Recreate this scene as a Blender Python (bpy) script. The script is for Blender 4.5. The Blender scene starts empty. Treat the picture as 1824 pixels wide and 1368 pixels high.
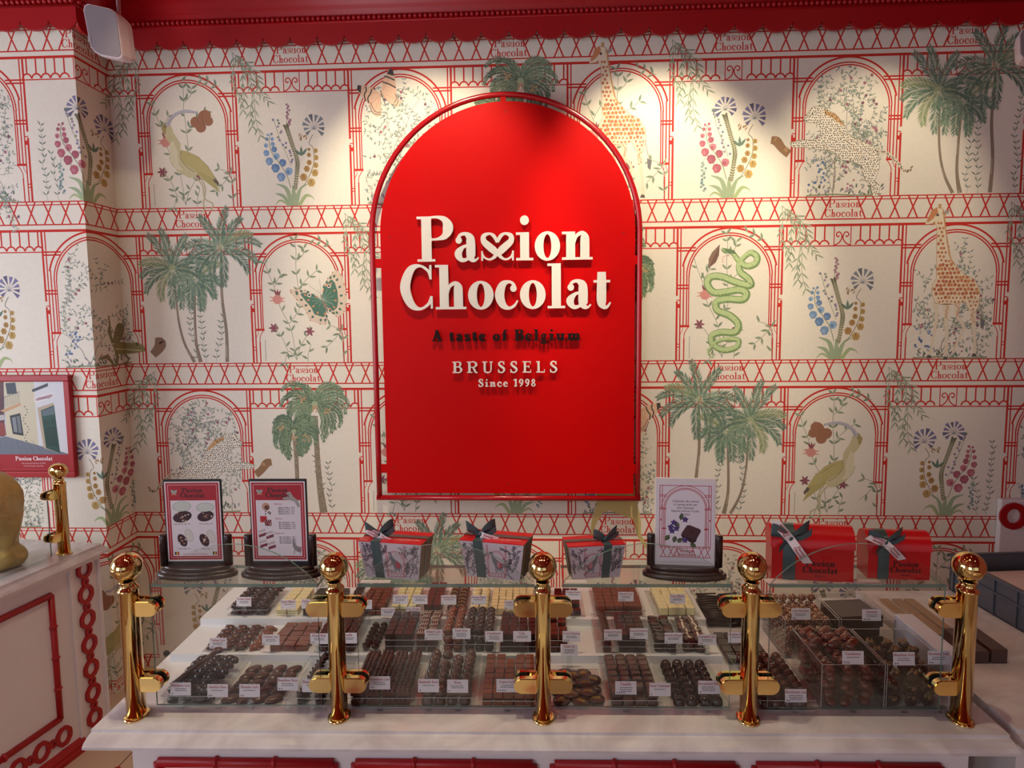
import bpy, bmesh, math, random
from mathutils import Vector, Matrix, geometry
PI = math.pi
SC = bpy.context.scene
COL = SC.collection

# ------------------------------------------------------------------ camera, world, lights, exposure
CAM_H = 1.75
R_ = Vector((0.99861984, 0.05159404, -0.00982163))
U_ = Vector((0.00450039, 0.10225724, 0.99474781))
F_ = Vector((-0.05232739, 0.9934191, -0.10188391))
FPX = 1290.0
cam_d = bpy.data.cameras.new('camera'); cam = bpy.data.objects.new('camera', cam_d); COL.objects.link(cam)
cam_d.sensor_width = 36; cam_d.lens = FPX/1824*36; cam_d.clip_start = 0.02
cam.matrix_world = Matrix(((R_.x, U_.x, -F_.x, 0), (R_.y, U_.y, -F_.y, 0), (R_.z, U_.z, -F_.z, CAM_H), (0, 0, 0, 1)))
SC.camera = cam
SC.view_settings.view_transform = 'Standard'
try: SC.view_settings.look = 'None'
except Exception: pass
SC.view_settings.exposure = 0.36
SC.view_settings.gamma = 1.0
SC.view_settings.use_curve_mapping = False
SC.cycles.max_bounces = 8
SC.cycles.transparent_max_bounces = 32
SC.cycles.transmission_bounces = 8
SC.cycles.diffuse_bounces = 3
SC.cycles.glossy_bounces = 4
SC.cycles.caustics_reflective = False
SC.cycles.caustics_refractive = False
SC.cycles.sample_clamp_indirect = 4
try:
    SC.cycles.use_denoising = True
except Exception: pass

def lin(c):
    if isinstance(c, str):
        c = tuple(int(c[i:i+2], 16) for i in (0, 2, 4))
    return tuple(((v/255)/12.92 if v/255 <= 0.04045 else ((v/255+0.055)/1.055)**2.4) for v in c)

world = bpy.data.worlds.new('world'); SC.world = world; world.use_nodes = True
world.node_tree.nodes['Background'].inputs[0].default_value = (0.70, 0.82, 1.0, 1)
world.node_tree.nodes['Background'].inputs[1].default_value = 0.5

def area(name, loc, target, size, size_y, power, color):
    l = bpy.data.lights.new(name, 'AREA'); l.shape = 'RECTANGLE'; l.size = size; l.size_y = size_y
    l.energy = power; l.color = color
    o = bpy.data.objects.new(name, l); COL.objects.link(o); o.location = loc
    d = Vector(target)-Vector(loc); o.rotation_euler = d.to_track_quat('-Z', 'Y').to_euler()
    return o
def spot(name, loc, target, power, ang, blend, color, rad=0.03):
    l = bpy.data.lights.new(name, 'SPOT'); l.energy = power; l.spot_size = math.radians(ang); l.spot_blend = blend
    l.color = color; l.shadow_soft_size = rad
    o = bpy.data.objects.new(name, l); COL.objects.link(o); o.location = loc
    d = Vector(target)-Vector(loc); o.rotation_euler = d.to_track_quat('-Z', 'Y').to_euler()
    return o
WARM = (1.0, 0.88, 0.62)
SPOTS = []   # (x, y, z, target, power, angle) ceiling spots: see make_spot_lamps
for (x, tx, tz, pw, an) in ((-1.45, -1.45, 2.0, 10, 62), (-0.56, -0.52, 2.04, 78, 57), (0.44, 0.50, 2.04, 104, 55), (1.42, 1.38, 2.12, 40, 50)):
    SPOTS.append((x, 2.35, 3.33, (tx, 3.35, tz), pw, an))
for (x, y, pw) in ((-0.75, 1.45, 22), (-0.2, 1.45, 36), (0.45, 1.45, 22), (1.5, 1.0, 4)):
    SPOTS.append((x, y, 3.33, (x, y+0.75, 0.8), pw, 56))
SPOTS.append((-0.85, 1.55, 3.33, (-1.95, 2.0, 0.45), 22, 62))  # added spot with no known lamp behind it, brightens the left side counter
for i, s in enumerate(SPOTS):
    spot('spot_light', (s[0], s[1], s[2]-0.05), s[3], s[4], s[5], 0.62, WARM)
# daylight through the shop window behind and to the left of the camera
area('window_daylight', (-2.65, -2.3, 1.85), (-1.2, 2.6, 1.0), 2.2, 2.1, 34, (0.80, 0.88, 1.0))
area('side_window_daylight', (-4.05, 1.3, 1.75), (-1.4, 2.7, 1.2), 1.8, 1.5, 46, (0.80, 0.88, 1.0))
area('room_daylight', (1.2, -2.3, 1.95), (0.2, 3.0, 1.3), 2.3, 1.9, 2, (1.0, 0.86, 0.76))

sun_l = bpy.data.lights.new('sun', 'SUN'); sun_l.energy = 0.9; sun_l.angle = math.radians(0.6); sun_l.color = (1.0, 0.95, 0.88)
sun_o = bpy.data.objects.new('sun', sun_l); COL.objects.link(sun_o); sun_o.rotation_euler = Vector((0.10, 0.72, -0.69)).to_track_quat('-Z', 'Y').to_euler()

# ------------------------------------------------------------------ pixel -> world helpers (measuring the photo)
def ray(x, y): return F_ + R_*((x-912)/FPX) - U_*((y-684)/FPX)
def onY(x, y, Y):
    d = ray(x, y); p = d*(Y/d.y); return Vector((p.x, p.y, p.z+CAM_H))
YC = math.radians(1.45)
EX = Vector((math.cos(YC), math.sin(YC), 0)); EY = Vector((-math.sin(YC), math.cos(YC), 0))
CO = Vector((-0.0187, 1.5988, 0))
CZ = 0.8                                    # counter top height
def CP(s, t, z=CZ): return CO + EX*s + EY*t + Vector((0, 0, z))

# ------------------------------------------------------------------ materials
MATS = {}
def mat(name, col, rough=0.5, metal=0.0, spec=0.5, var=0.06, scale=30, bump=0.0, bscale=80, coat=0.0, emit=0, attr=False, aniso=None):
    if name in MATS: return MATS[name]
    m = bpy.data.materials.new(name); m.use_nodes = True; nt = m.node_tree; n = nt.nodes; L = nt.links
    b = n['Principled BSDF']
    c = lin(col)
    b.inputs['Roughness'].default_value = rough; b.inputs['Metallic'].default_value = metal
    b.inputs['Specular IOR Level'].default_value = spec
    if coat: b.inputs['Coat Weight'].default_value = coat; b.inputs['Coat Roughness'].default_value = 0.08
    tc = n.new('ShaderNodeTexCoord')
    no = n.new('ShaderNodeTexNoise'); no.inputs['Scale'].default_value = scale; no.inputs['Detail'].default_value = 3
    L.new(tc.outputs['Object'], no.inputs['Vector'])
    mr = n.new('ShaderNodeMapRange'); mr.inputs[3].default_value = 1-var; mr.inputs[4].default_value = 1+var
    L.new(no.outputs['Fac'], mr.inputs[0])
    mx = n.new('ShaderNodeVectorMath'); mx.operation = 'SCALE'
    if attr:
        a = n.new('ShaderNodeAttribute'); a.attribute_name = 'ink'; L.new(a.outputs['Color'], mx.inputs[0])
    else:
        mx.inputs[0].default_value = c
    L.new(mr.outputs[0], mx.inputs['Scale'])
    L.new(mx.outputs[0], b.inputs['Base Color'])
    if bump:
        n2 = n.new('ShaderNodeTexNoise'); n2.inputs['Scale'].default_value = bscale; n2.inputs['Detail'].default_value = 4
        L.new(tc.outputs['Object'], n2.inputs['Vector'])
        bp = n.new('ShaderNodeBump'); bp.inputs['Strength'].default_value = bump; bp.inputs['Distance'].default_value = 0.002
        L.new(n2.outputs['Fac'], bp.inputs['Height']); L.new(bp.outputs[0], b.inputs['Normal'])
    if emit:
        b.inputs['Emission Color'].default_value = (*c, 1); b.inputs['Emission Strength'].default_value = emit
    MATS[name] = m
    return m
def mat_glass(name, tint=(0.97, 0.985, 0.975), ior=1.45, rough=0.0):
    m = bpy.data.materials.new(name); m.use_nodes = True; nt = m.node_tree; n = nt.nodes; L = nt.links
    n.remove(n['Principled BSDF']); out = n['Material Output']
    tr = n.new('ShaderNodeBsdfTransparent'); tr.inputs[0].default_value = (*tint, 1)
    gl = n.new('ShaderNodeBsdfGlossy'); gl.inputs['Roughness'].default_value = rough
    lw = n.new('ShaderNodeLayerWeight'); lw.inputs[0].default_value = 0.5
    pw = n.new('ShaderNodeMath'); pw.operation = 'POWER'; pw.inputs[1].default_value = 5; L.new(lw.outputs['Facing'], pw.inputs[0])
    no = n.new('ShaderNodeTexNoise'); no.inputs['Scale'].default_value = 6
    f0 = ((ior-1)/(ior+1))**2
    mr = n.new('ShaderNodeMapRange'); mr.inputs[3].default_value = f0*0.9; mr.inputs[4].default_value = f0*1.1
    L.new(no.outputs['Fac'], mr.inputs[0])
    fr = n.new('ShaderNodeMath'); fr.operation = 'MULTIPLY_ADD'; fr.inputs[1].default_value = 1-f0; L.new(pw.outputs[0], fr.inputs[0]); L.new(mr.outputs[0], fr.inputs[2])
    mi = n.new('ShaderNodeMixShader'); L.new(fr.outputs[0], mi.inputs[0]); L.new(tr.outputs[0], mi.inputs[1]); L.new(gl.outputs[0], mi.inputs[2])
    L.new(mi.outputs[0], out.inputs[0]); MATS[name] = m
    return m
M_GLASS = mat_glass('clear_glass', ior=1.45)
M_ACRYL = mat_glass('clear_acrylic', (0.96, 0.97, 0.97), 1.42)
def mat_edge(name, col, alpha):
    m = bpy.data.materials.new(name); m.use_nodes = True; nt = m.node_tree; n = nt.nodes; L = nt.links
    b = n['Principled BSDF']; b.inputs['Roughness'].default_value = 0.12
    no = n.new('ShaderNodeTexNoise'); no.inputs['Scale'].default_value = 25
    rp = n.new('ShaderNodeValToRGB'); c = lin(col)
    rp.color_ramp.elements[0].color = (*[v*0.6 for v in c], 1); rp.color_ramp.elements[1].color = (*[min(1, v*1.5) for v in c], 1)
    L.new(no.outputs['Fac'], rp.inputs[0]); L.new(rp.outputs[0], b.inputs['Base Color'])
    b.inputs['Alpha'].default_value = alpha
    MATS[name] = m; return m
M_GEDGE = mat_edge('glass_edge', '66877e', 0.88)
M_AEDGE = mat_edge('acrylic_edge', 'c9c4c0', 0.6)
M_BRASS = mat('polished_brass', 'e8ca84', 0.06, 1.0, var=0.03)
M_INK = mat('printed_ink', 'ffffff', 0.75, 0, 0.25, var=0.05, scale=60, attr=True, bump=0.12, bscale=500)
M_PAPER = mat('printed_paper', 'ffffff', 0.45, 0, 0.4, var=0.02, scale=40, attr=True)
M_RED = mat('red_lacquer', 'b00a12', 0.38, 0, 0.5, var=0.05, bump=0.05)
M_SIGN = mat('sign_red', 'c60000', 0.45, 0, 0.12, var=0.03)
M_LETTER = mat('letter_cream', 'e8dfd6', 0.5, var=0.02)
M_LETBK = mat('letter_black', '160a0b', 0.6, 0, 0.2, var=0.05)
M_WHITE = mat('white_paint', 'e9e0e0', 0.45, var=0.03, bump=0.04)
M_MOULD = mat('moulding_red', 'a80812', 0.42, var=0.05)
M_CEIL = mat('ceiling_red', '8c0c14', 0.5)
M_BLACK = mat('black_rubber', '101010', 0.6)
M_WOOD = mat('dark_wood', '2a1214', 0.28, var=0.25, scale=12, coat=0.3)

def mat_marble():
    m = bpy.data.materials.new('white_marble'); m.use_nodes = True; nt = m.node_tree; n = nt.nodes; L = nt.links
    b = n['Principled BSDF']; b.inputs['Roughness'].default_value = 0.12
    tc = n.new('ShaderNodeTexCoord'); no = n.new('ShaderNodeTexNoise'); no.inputs['Scale'].default_value = 4; no.inputs['Detail'].default_value = 8
    no.inputs['Distortion'].default_value = 2.5
    L.new(tc.outputs['Object'], no.inputs['Vector'])
    rp = n.new('ShaderNodeValToRGB'); e = rp.color_ramp.elements
    e[0].position = 0.35; e[0].color = (*lin('cfc4c4'), 1); e[1].position = 0.62; e[1].color = (*lin('e6dedd'), 1)
    L.new(no.outputs['Fac'], rp.inputs[0]); L.new(rp.outputs[0], b.inputs['Base Color'])
    MATS['white_marble'] = m; return m
M_MARBLE = mat_marble()

# ------------------------------------------------------------------ mesh builder
class MB:
    def __init__(s): s.v = []; s.f = []; s.m = []; s.s = []; s.c = []
    def add(s, vs, fs, m=0, smooth=False, col=None):
        b = len(s.v); s.v += [tuple(v) for v in vs]
        for f in fs: s.f.append([b+i for i in f]); s.m.append(m); s.s.append(smooth); s.c.append(col)
        return s
    def xf(s, M):
        s.v = [tuple(M @ Vector(v)) for v in s.v]; return s
    def merge(s, o, M=None):
        vs = o.v if M is None else [tuple(M @ Vector(v)) for v in o.v]
        b = len(s.v); s.v += vs
        for f, m, sm, c in zip(o.f, o.m, o.s, o.c): s.f.append([b+i for i in f]); s.m.append(m); s.s.append(sm); s.c.append(c)
        return s
    def box(s, x0, x1, y0, y1, z0, z1, m=0, col=None, mats=None):
        vs = [(x, y, z) for z in (z0, z1) for y in (y0, y1) for x in (x0, x1)]
        fs = [(0, 2, 3, 1), (4, 5, 7, 6), (0, 1, 5, 4), (2, 6, 7, 3), (0, 4, 6, 2), (1, 3, 7, 5)]   # bottom top front back left right
        if mats is None: return s.add(vs, fs, m, False, col)
        b = len(s.v); s.v += vs
        for f, mm in zip(fs, mats): s.f.append([b+i for i in f]); s.m.append(mm); s.s.append(False); s.c.append(col)
        return s
    def bbox(s, x0, x1, y0, y1, z0, z1, r=0.003, m=0, col=None, smooth=False):
        "box with chamfered edges all round"
        bm = bmesh.new()
        bmesh.ops.create_cube(bm, size=1)
        for v in bm.verts: v.co = Vector(((x0+x1)/2+v.co.x*(x1-x0), (y0+y1)/2+v.co.y*(y1-y0), (z0+z1)/2+v.co.z*(z1-z0)))
        bmesh.ops.bevel(bm, geom=bm.edges[:], offset=r, segments=2, affect='EDGES', profile=0.5)
        bm.verts.index_update()
        s.add([v.co for v in bm.verts], [[v.index for v in f.verts] for f in bm.faces], m, smooth, col); bm.free(); return s
    def lathe(s, prof, n=24, c=(0, 0, 0), sx=1, sy=1, m=0, smooth=True, cap=True, col=None):
        vs = []; fs = []
        for (r, z) in prof:
            for i in range(n):
                a = 2*PI*i/n; vs.append((c[0]+r*sx*math.cos(a), c[1]+r*sy*math.sin(a), c[2]+z))
        for j in range(len(prof)-1):
            for i in range(n):
                k = (i+1) % n; fs.append((j*n+i, j*n+k, (j+1)*n+k, (j+1)*n+i))
        s.add(vs, fs, m, smooth, col)
        if cap:
            b = len(s.v)-len(vs)
            s.f.append([b+i for i in range(n)][::-1]); s.m.append(m); s.s.append(False); s.c.append(col)
            s.f.append([b+(len(prof)-1)*n+i for i in range(n)]); s.m.append(m); s.s.append(False); s.c.append(col)
        return s
    def tube(s, path, r, n=10, m=0, closed=False, smooth=True, col=None, flat=None):
        P = [Vector(p) for p in path]; N = len(P); vs = []; fs = []
        up = None
        for i, p in enumerate(P):
            a = P[(i-1) % N] if (closed or i > 0) else p; b = P[(i+1) % N] if (closed or i < N-1) else p
            d = (b-a).normalized()
            if up is None: up = d.orthogonal().normalized()
            up = (up-d*up.dot(d)); up = up.normalized() if up.length > 1e-6 else d.orthogonal().normalized()
            w = d.cross(up)
            rr = r[i] if isinstance(r, (list, tuple)) else r
            for k in range(n):
                t = 2*PI*k/n; vs.append(p+up*(math.cos(t)*rr*(flat or 1))+w*(math.sin(t)*rr))
        for i in range(N if closed else N-1):
            j = (i+1) % N
            for k in range(n):
                q = (k+1) % n; fs.append((i*n+k, i*n+q, j*n+q, j*n+k))
        if not closed: fs += [list(range(n))[::-1], [(N-1)*n+k for k in range(n)]]
        return s.add(vs, fs, m, smooth, col)
    def prism(s, poly, f3, d3, m=0, mside=None, smooth_side=False, col=None):
        "poly: 2D points; f3 maps (a,b)->3D; d3: extrusion vector"
        P = [Vector(f3(a, b)) for a, b in poly]; n = len(P); D = Vector(d3)
        vs = P+[p+D for p in P]
        b0 = len(s.v); s.v += [tuple(v) for v in vs]
        for f, mm, sm in [(list(range(n)), m, False), ([n+i for i in range(n)][::-1], m, False)]+[([i, i+n, (i+1) % n+n, (i+1) % n], m if mside is None else mside, smooth_side) for i in range(n)]:
            s.f.append([b0+i for i in f]); s.m.append(mm); s.s.append(sm); s.c.append(col)
        return s
    def ell(s, c, r, n=14, k=8, m=0, e=1.0, e2=1.0, zmin=None, col=None, rot=None):
        "superellipsoid, flattened underneath at zmin"
        def sp(w, p): return math.copysign(abs(w)**p, w)
        vs = []; fs = []
        for j in range(k+1):
            ph = -PI/2+PI*j/k
            for i in range(n):
                th = 2*PI*i/n+PI/4
                x = r[0]*sp(math.cos(ph), e)*sp(math.cos(th), e2); y = r[1]*sp(math.cos(ph), e)*sp(math.sin(th), e2); z = r[2]*sp(math.sin(ph), e)
                if zmin is not None: z = max(z, zmin-c[2])
                v = Vector((x, y, z))
                if rot: v = rot @ v
                vs.append(v+Vector(c))
        for j in range(k):
            for i in range(n):
                q = (i+1) % n; fs.append((j*n+i, j*n+q, (j+1)*n+q, (j+1)*n+i))
        return s.add(vs, fs, m, True, col)
    def build(s, name, mats, parent=None, loc=None, rotz=0.0, bevel=0, fix=True, **tags):
        me = bpy.data.meshes.new(name); me.from_pydata([tuple(v) for v in s.v], [], s.f)
        mats = mats if isinstance(mats, (list, tuple)) else [mats]
        for mm in mats: me.materials.append(mm)
        me.polygons.foreach_set('material_index', s.m); me.polygons.foreach_set('use_smooth', s.s)
        if any(c is not None for c in s.c):
            at = me.color_attributes.new('ink', 'FLOAT_COLOR', 'CORNER'); buf = []
            for f, c in zip(s.f, s.c):
                cc = lin(c) if c is not None else (1, 1, 1)
                buf += [*cc, 1.0]*len(f)
            at.data.foreach_set('color', buf)
        if fix:
            bm = bmesh.new(); bm.from_mesh(me); bmesh.ops.recalc_face_normals(bm, faces=bm.faces); bm.to_mesh(me); bm.free()
        me.update()
        o = bpy.data.objects.new(name, me); COL.objects.link(o)
        if parent: o.parent = parent
        if loc is not None: o.location = loc
        o.rotation_euler = (0, 0, rotz)
        for k, v in tags.items(): o[k] = v
        return o
def empty(name, loc, rotz=0.0, label=None, category=None, group=None):
    o = bpy.data.objects.new(name, None); COL.objects.link(o); o.location = loc; o.rotation_euler = (0, 0, rotz); o.empty_display_size = 0.02
    if label: o['label'] = label
    if category: o['category'] = category
    if group: o['group'] = group
    return o
def tag(o, label=None, category=None, group=None):
    if label: o['label'] = label
    if category: o['category'] = category
    if group: o['group'] = group
    return o
def dup(root, loc=None, rotz=None, label=None, group=None):
    r = root.copy(); COL.objects.link(r)
    if loc is not None: r.location = loc
    if rotz is not None: r.rotation_euler = (r.rotation_euler[0], r.rotation_euler[1], rotz)
    if label: r['label'] = label
    if group: r['group'] = group
    for ch in root.children:
        c = ch.copy(); COL.objects.link(c); c.parent = r
        for g in ch.children:
            d = g.copy(); COL.objects.link(d); d.parent = c
    return r

# ------------------------------------------------------------------ a serif alphabet drawn from strokes
def catmull(pts, n=6):
    if len(pts) < 3: return pts
    P = [pts[0]]+list(pts)+[pts[-1]]; out = []
    for i in range(1, len(P)-2):
        p0, p1, p2, p3 = P[i-1:i+3]
        for k in range(n):
            t = k/n
            out.append(tuple(0.5*((2*p1[j])+(-p0[j]+p2[j])*t+(2*p0[j]-5*p1[j]+4*p2[j]-p3[j])*t*t+(-p0[j]+3*p1[j]-3*p2[j]+p3[j])*t**3) for j in range(len(p1))))
    out.append(tuple(pts[-1])); return out
def strip(pts, smooth=True, n=6):
    "variable width stroke -> list of quads; pts (x,y,w)"
    P = catmull(pts, n) if smooth else pts
    L = []; R = []
    for i, p in enumerate(P):
        a = P[max(0, i-1)]; b = P[min(len(P)-1, i+1)]
        dx, dy = b[0]-a[0], b[1]-a[1]; q = math.hypot(dx, dy) or 1
        nx, ny = -dy/q, dx/q; w = p[2]/2
        L.append((p[0]+nx*w, p[1]+ny*w)); R.append((p[0]-nx*w, p[1]-ny*w))
    return [[R[i], R[i+1], L[i+1], L[i]] for i in range(len(P)-1)]
def ringp(cx, cy, rx, ry, T, t, a0=0, a1=360, n=28):
    o = []
    for i in range(n):
        a = math.radians(a0+(a1-a0)*i/n); b = math.radians(a0+(a1-a0)*(i+1)/n)
        o.append([(cx+rx*math.cos(a), cy+ry*math.sin(a)), (cx+rx*math.cos(b), cy+ry*math.sin(b)), (cx+(rx-T)*math.cos(b), cy+(ry-t)*math.sin(b)), (cx+(rx-T)*math.cos(a), cy+(ry-t)*math.sin(a))])
    return o
def discp(x, y, r, n=14, ry=None):
    return [[(x+r*math.cos(2*PI*i/n), y+(ry or r)*math.sin(2*PI*i/n)) for i in range(n)]]
def rectp(x0, y0, x1, y1): return [[(x0, y0), (x1, y0), (x1, y1), (x0, y1)]]
XH = 0.62
def glyph(c, T, t):
    "returns (advance, polygons) in cap-height units"
    R = rectp; S = strip; k = t
    def stem(x, h, top=True, w=0.10, y=0): return R(x, y, x+T, h)+R(x-w, y, x+T+w, y+k)+(R(x-w, h-k, x+T/2, h) if top else [])
    if c == ' ': return 0.34, []
    if c == 'P': return 0.88, R(.11, 0, .11+T*1.12, 1)+R(0, 0, .44, k)+R(0, 1-k, .3, 1)+S([(.3, 1-k/2, k), (.5, .985, k*1.1), (.68, .92, T*.7), (.76, .75, T*1.2), (.68, .57, T*.75), (.5, .5, k*1.1), (.3, .49, k)])
    if c == 'R': return 0.88, glyph('P', T, t)[1]+S([(.48, .5, T*.6), (.6, .3, T), (.7, .06, T*.8), (.86, .03, k)])
    if c == 'B': return 0.82, glyph('P', T, t)[1][:3]+S([(.3, 1-k/2, k), (.5, .98, k), (.64, .88, T*.9), (.64, .7, T*.9), (.5, .54, k), (.3, .52, k)])+S([(.3, .52, k), (.55, .52, k), (.69, .4, T), (.7, .2, T), (.55, .03, k), (.3, k/2, k)])
    if c == 'D': return 0.9, R(.11, 0, .11+T, 1)+R(0, 0, .3, k)+R(0, 1-k, .3, 1)+S([(.25, 1-k/2, k), (.5, .97, k*1.2), (.74, .78, T*.9), (.78, .5, T*1.1), (.74, .22, T*.9), (.5, .03, k*1.2), (.25, k/2, k)])
    if c in 'CG':
        g = S([(.72, .72, k*.8), (.66, .88, k*1.1), (.46, .985, k*1.2), (.24, .88, T*.85), (.11, .5, T*1.12), (.24, .13, T*.85), (.46, .015, k*1.2), (.66, .12, k*1.2), (.74, .3, k)])+R(.70, .68, .755, 1.0)
        g += R(.72, .02, .77, .3) if c == 'C' else R(.6, .05, .6+T, .4)+R(.5, .4-k, .85, .4)
        return 0.82, g
    if c in 'OQ0':
        w = .42 if c != '0' else .3
        return w*2+.04, ringp(w, .5, w, .515, T, k)
    if c == 'A': return 0.9, S([(.14, .0, k*1.2), (.44, 1, k*1.2)], False)+S([(.42, 1, T), (.74, 0, T)], False)+R(.22, .3, .62, .3+k)+R(0, 0, .3, k)+R(.54, 0, .92, k)
    if c in 'EFL':
        g = R(.11, 0, .11+T, 1)+R(0, 1-k, .3 if c == 'L' else .66, 1)+R(0, 0, .4 if c == 'F' else .68, k)
        if c != 'F': g += R(.64, 0, .69, .28)
        if c != 'L': g += R(.62, .76, .67, 1)+R(.2, .5, .52, .5+k)+R(.5, .4, .55, .64)
        return 0.74, g
    if c == 'S': return 0.64, S([(.5, .72, k), (.47, .88, k*1.1), (.3, .985, k*1.2), (.13, .88, T*.8), (.12, .72, T*.95), (.3, .54, T*1.1), (.47, .4, T*1.05), (.52, .22, T*.9), (.4, .05, k*1.3), (.24, .015, k*1.2), (.09, .12, k*1.2), (.05, .3, k)])+R(.48, .7, .53, 1)+R(.03, 0, .08, .3)
    if c == 'T': return 0.8, R(.4-T/2, 0, .4+T/2, 1)+R(.25, 0, .55, k)+R(.02, 1-k, .78, 1)+R(.02, .72, .07, 1)+R(.73, .72, .78, 1)
    if c == 'U': return 0.9, S([(.12+T/2, 1, T), (.12+T/2, .3, T), (.25, .08, T*.7), (.45, .02, k*1.4), (.64, .1, k*1.3), (.72, .3, k*1.2), (.72, 1, k*1.2)])+R(0, 1-k, .42, 1)+R(.6, 1-k, .86, 1)
    if c in 'VW':
        g = S([(.12, 1, T), (.44, 0, T)], False)+S([(.44, 0, k*1.2), (.74, 1, k*1.2)], False)+R(0, 1-k, .36, 1)+R(.6, 1-k, .9, 1)
        return (0.88, g) if c == 'V' else (1.3, g+[[(x+.42, y) for x, y in q] for q in g])
    if c in 'MN':
        w = .74 if c == 'N' else .92
        g = R(.12, 0, .12+k, 1)+R(0, 0, .3, k)+R(0, 1-k, .24, 1)
        if c == 'N': g += S([(.16, 1, T), (.7, 0, T)], False)+R(.7, 0, .7+k, 1)+R(.56, 1-k, .88, 1)
        else: g += S([(.16, 1, T), (.46, .05, T)], False)+S([(.46, .05, k), (.76, 1, k)], False)+R(.74, 0, .74+T, 1)+R(.62, 0, 1.04, k)+R(.74, 1-k, 1.04, 1)
        return w+.16, g
    if c == 'I': return 0.42, R(.12, 0, .12+T, 1)+R(0, 0, .24+T, k)+R(0, 1-k, .24+T, 1)
    if c == 'i': return T+.22, stem(.11, XH)+discp(.11+T/2, .885, max(T*.5, .07))
    if c == 'l': return T+.2, stem(.10, 1.0)
    if c in 'nhmru':
        if c == 'u':
            a, g = glyph('n', T, t); return a, [[(a-x-.02, XH-y) for x, y in q] for q in g]
        g = stem(.10, 1.0 if c == 'h' else XH); x = .10+T
        if c == 'r': return .5, g+S([(x-.01, .38, k), (x+.06, .54, k*1.3), (x+.15, .585, k*1.5)])+discp(x+.16, .53, .075)
        xs = [x+.125+T/2]+([x+.25+T*1.5] if c == 'm' else [])
        x0 = x-.02
        for xc in xs:
            g += S([(x0, .36, k*.8), (x0+.05, .52, k*1.4), (xc-T*.35, .585, T*.45), (xc-.01, .5, T*.92), (xc, .36, T), (xc, .0, T)])+R(xc-T/2-.07, 0, xc+T/2+.08, k); x0 = xc+T/2-.02
        return xs[-1]+T/2+.1, g
    if c == 'o': return 0.64, ringp(.31, .31, .305, .325, T*.98, k*1.1)
    if c == 'c': return 0.56, S([(.46, .46, k*1.6), (.42, .56, k*1.3), (.31, .605, k*1.3), (.17, .53, T*.8), (.10, .31, T*1.03), (.17, .1, T*.8), (.31, .015, k*1.4), (.45, .07, k*1.1), (.53, .19, k*.6)])+discp(.43, .455, .078)
    if c == 'e': return 0.58, R(.1, .31, .5, .31+k)+S([(.475, .335, T*.75), (.44, .5, T*.7), (.3, .605, k*1.2), (.16, .52, T*.75), (.10, .31, T*1.03), (.17, .1, T*.8), (.32, .015, k*1.4), (.45, .06, k*1.1), (.53, .17, k*.6)])
    if c == 'a': return 0.62, discp(.115, .465, .078)+S([(.09, .5, k), (.15, .58, k*1.3), (.27, .605, k*1.5), (.38, .53, T*.85), (.405, .4, T), (.405, .13, T), (.44, .035, T*.6), (.52, .02, k), (.59, .08, k*.6)])+S([(.38, .35, k), (.22, .315, k*1.4), (.1, .17, T*.85), (.17, .035, T*.5), (.3, .04, k*1.3), (.38, .14, k)])
    if c == 't': return 0.45, S([(.2, .8, T*.9), (.2, .5, T), (.2, .15, T), (.25, .035, T*.6), (.33, .02, k*1.2), (.41, .12, k*.6)])+R(.01, XH-k, .40, XH)
    if c == 'f': return 0.46, R(.12, 0, .12+T, .8)+R(.02, 0, .36, k)+R(.02, XH-k, .40, XH)+S([(.12+T/2, .75, T), (.25, .93, T*.5), (.38, .985, k)])+discp(.42, .92, .075)
    if c == 's': return 0.5, S([(.4, .45, k), (.37, .56, k*1.1), (.24, .605, k*1.2), (.10, .53, T*.7), (.12, .42, T*.8), (.25, .33, T*.9), (.38, .22, T*.85), (.38, .1, T*.7), (.24, .015, k*1.2), (.1, .07, k*1.1), (.05, .2, k)])+R(.37, .43, .42, .62)+R(.03, 0, .08, .2)
    if c in 'bdpq':
        g = ringp(.36, .31, .29, .325, T*.95, k*1.1)
        g += (R(.10, 0, .10+T, 1.0)+R(0, 1-k, .2, 1)) if c in 'bp' else (R(.52-T, 0, .52, 1.0)+R(.3, 1-k, .45, 1))
        if c in 'bp' and c == 'p': g = [[(x, y) for x, y in q] for q in ringp(.36, .31, .29, .325, T*.95, k*1.1)]+R(.10, -.36, .10+T, XH)+R(0, -.36, .2+T, -.36+k)+R(0, XH-k, .2, XH)
        if c == 'q': g = ringp(.30, .31, .29, .325, T*.95, k*1.1)+R(.48-T/2, -.36, .48+T/2, XH)+R(.35, -.36, .65, -.36+k)
        if c == 'd': g = ringp(.30, .31, .29, .325, T*.95, k*1.1)+R(.48-T/2, 0, .48+T/2, 1)+R(.36, 1-k, .5, 1)+R(.48, 0, .64, k)
        return .68, g
    if c == 'g': return .58, ringp(.27, .40, .23, .225, T*.8, k*1.1)+ringp(.27, -.16, .27, .17, T*.6, k*1.2)+S([(.12, .2, k), (.1, .1, T*.5), (.3, .03, T*.6), (.48, -.06, T*.5)])+discp(.5, .58, .06)
    if c in 'vwy':
        g = S([(.1, XH, T), (.31, 0, T)], False)+S([(.31, 0, k*1.2), (.5, XH, k*1.2)], False)+R(0, XH-k, .26, XH)+R(.4, XH-k, .6, XH)
        if c == 'w': g += [[(x+.3, y) for x, y in q] for q in g]; return .92, g
        if c == 'y': g += S([(.31, 0, k), (.22, -.25, k*1.3), (.1, -.28, k*1.3)])+discp(.1, -.24, .07)
        return .6, g
    if c == 'x' or c == 'X' or c == 'k': return .6, S([(.1, XH, T), (.5, 0, T)], False)+S([(.5, XH, k), (.1, 0, k)], False)
    if c == '-': return .36, R(.04, .26, .32, .26+k*1.3)
    if c == '.': return .24, discp(.1, .06, .07)
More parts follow.
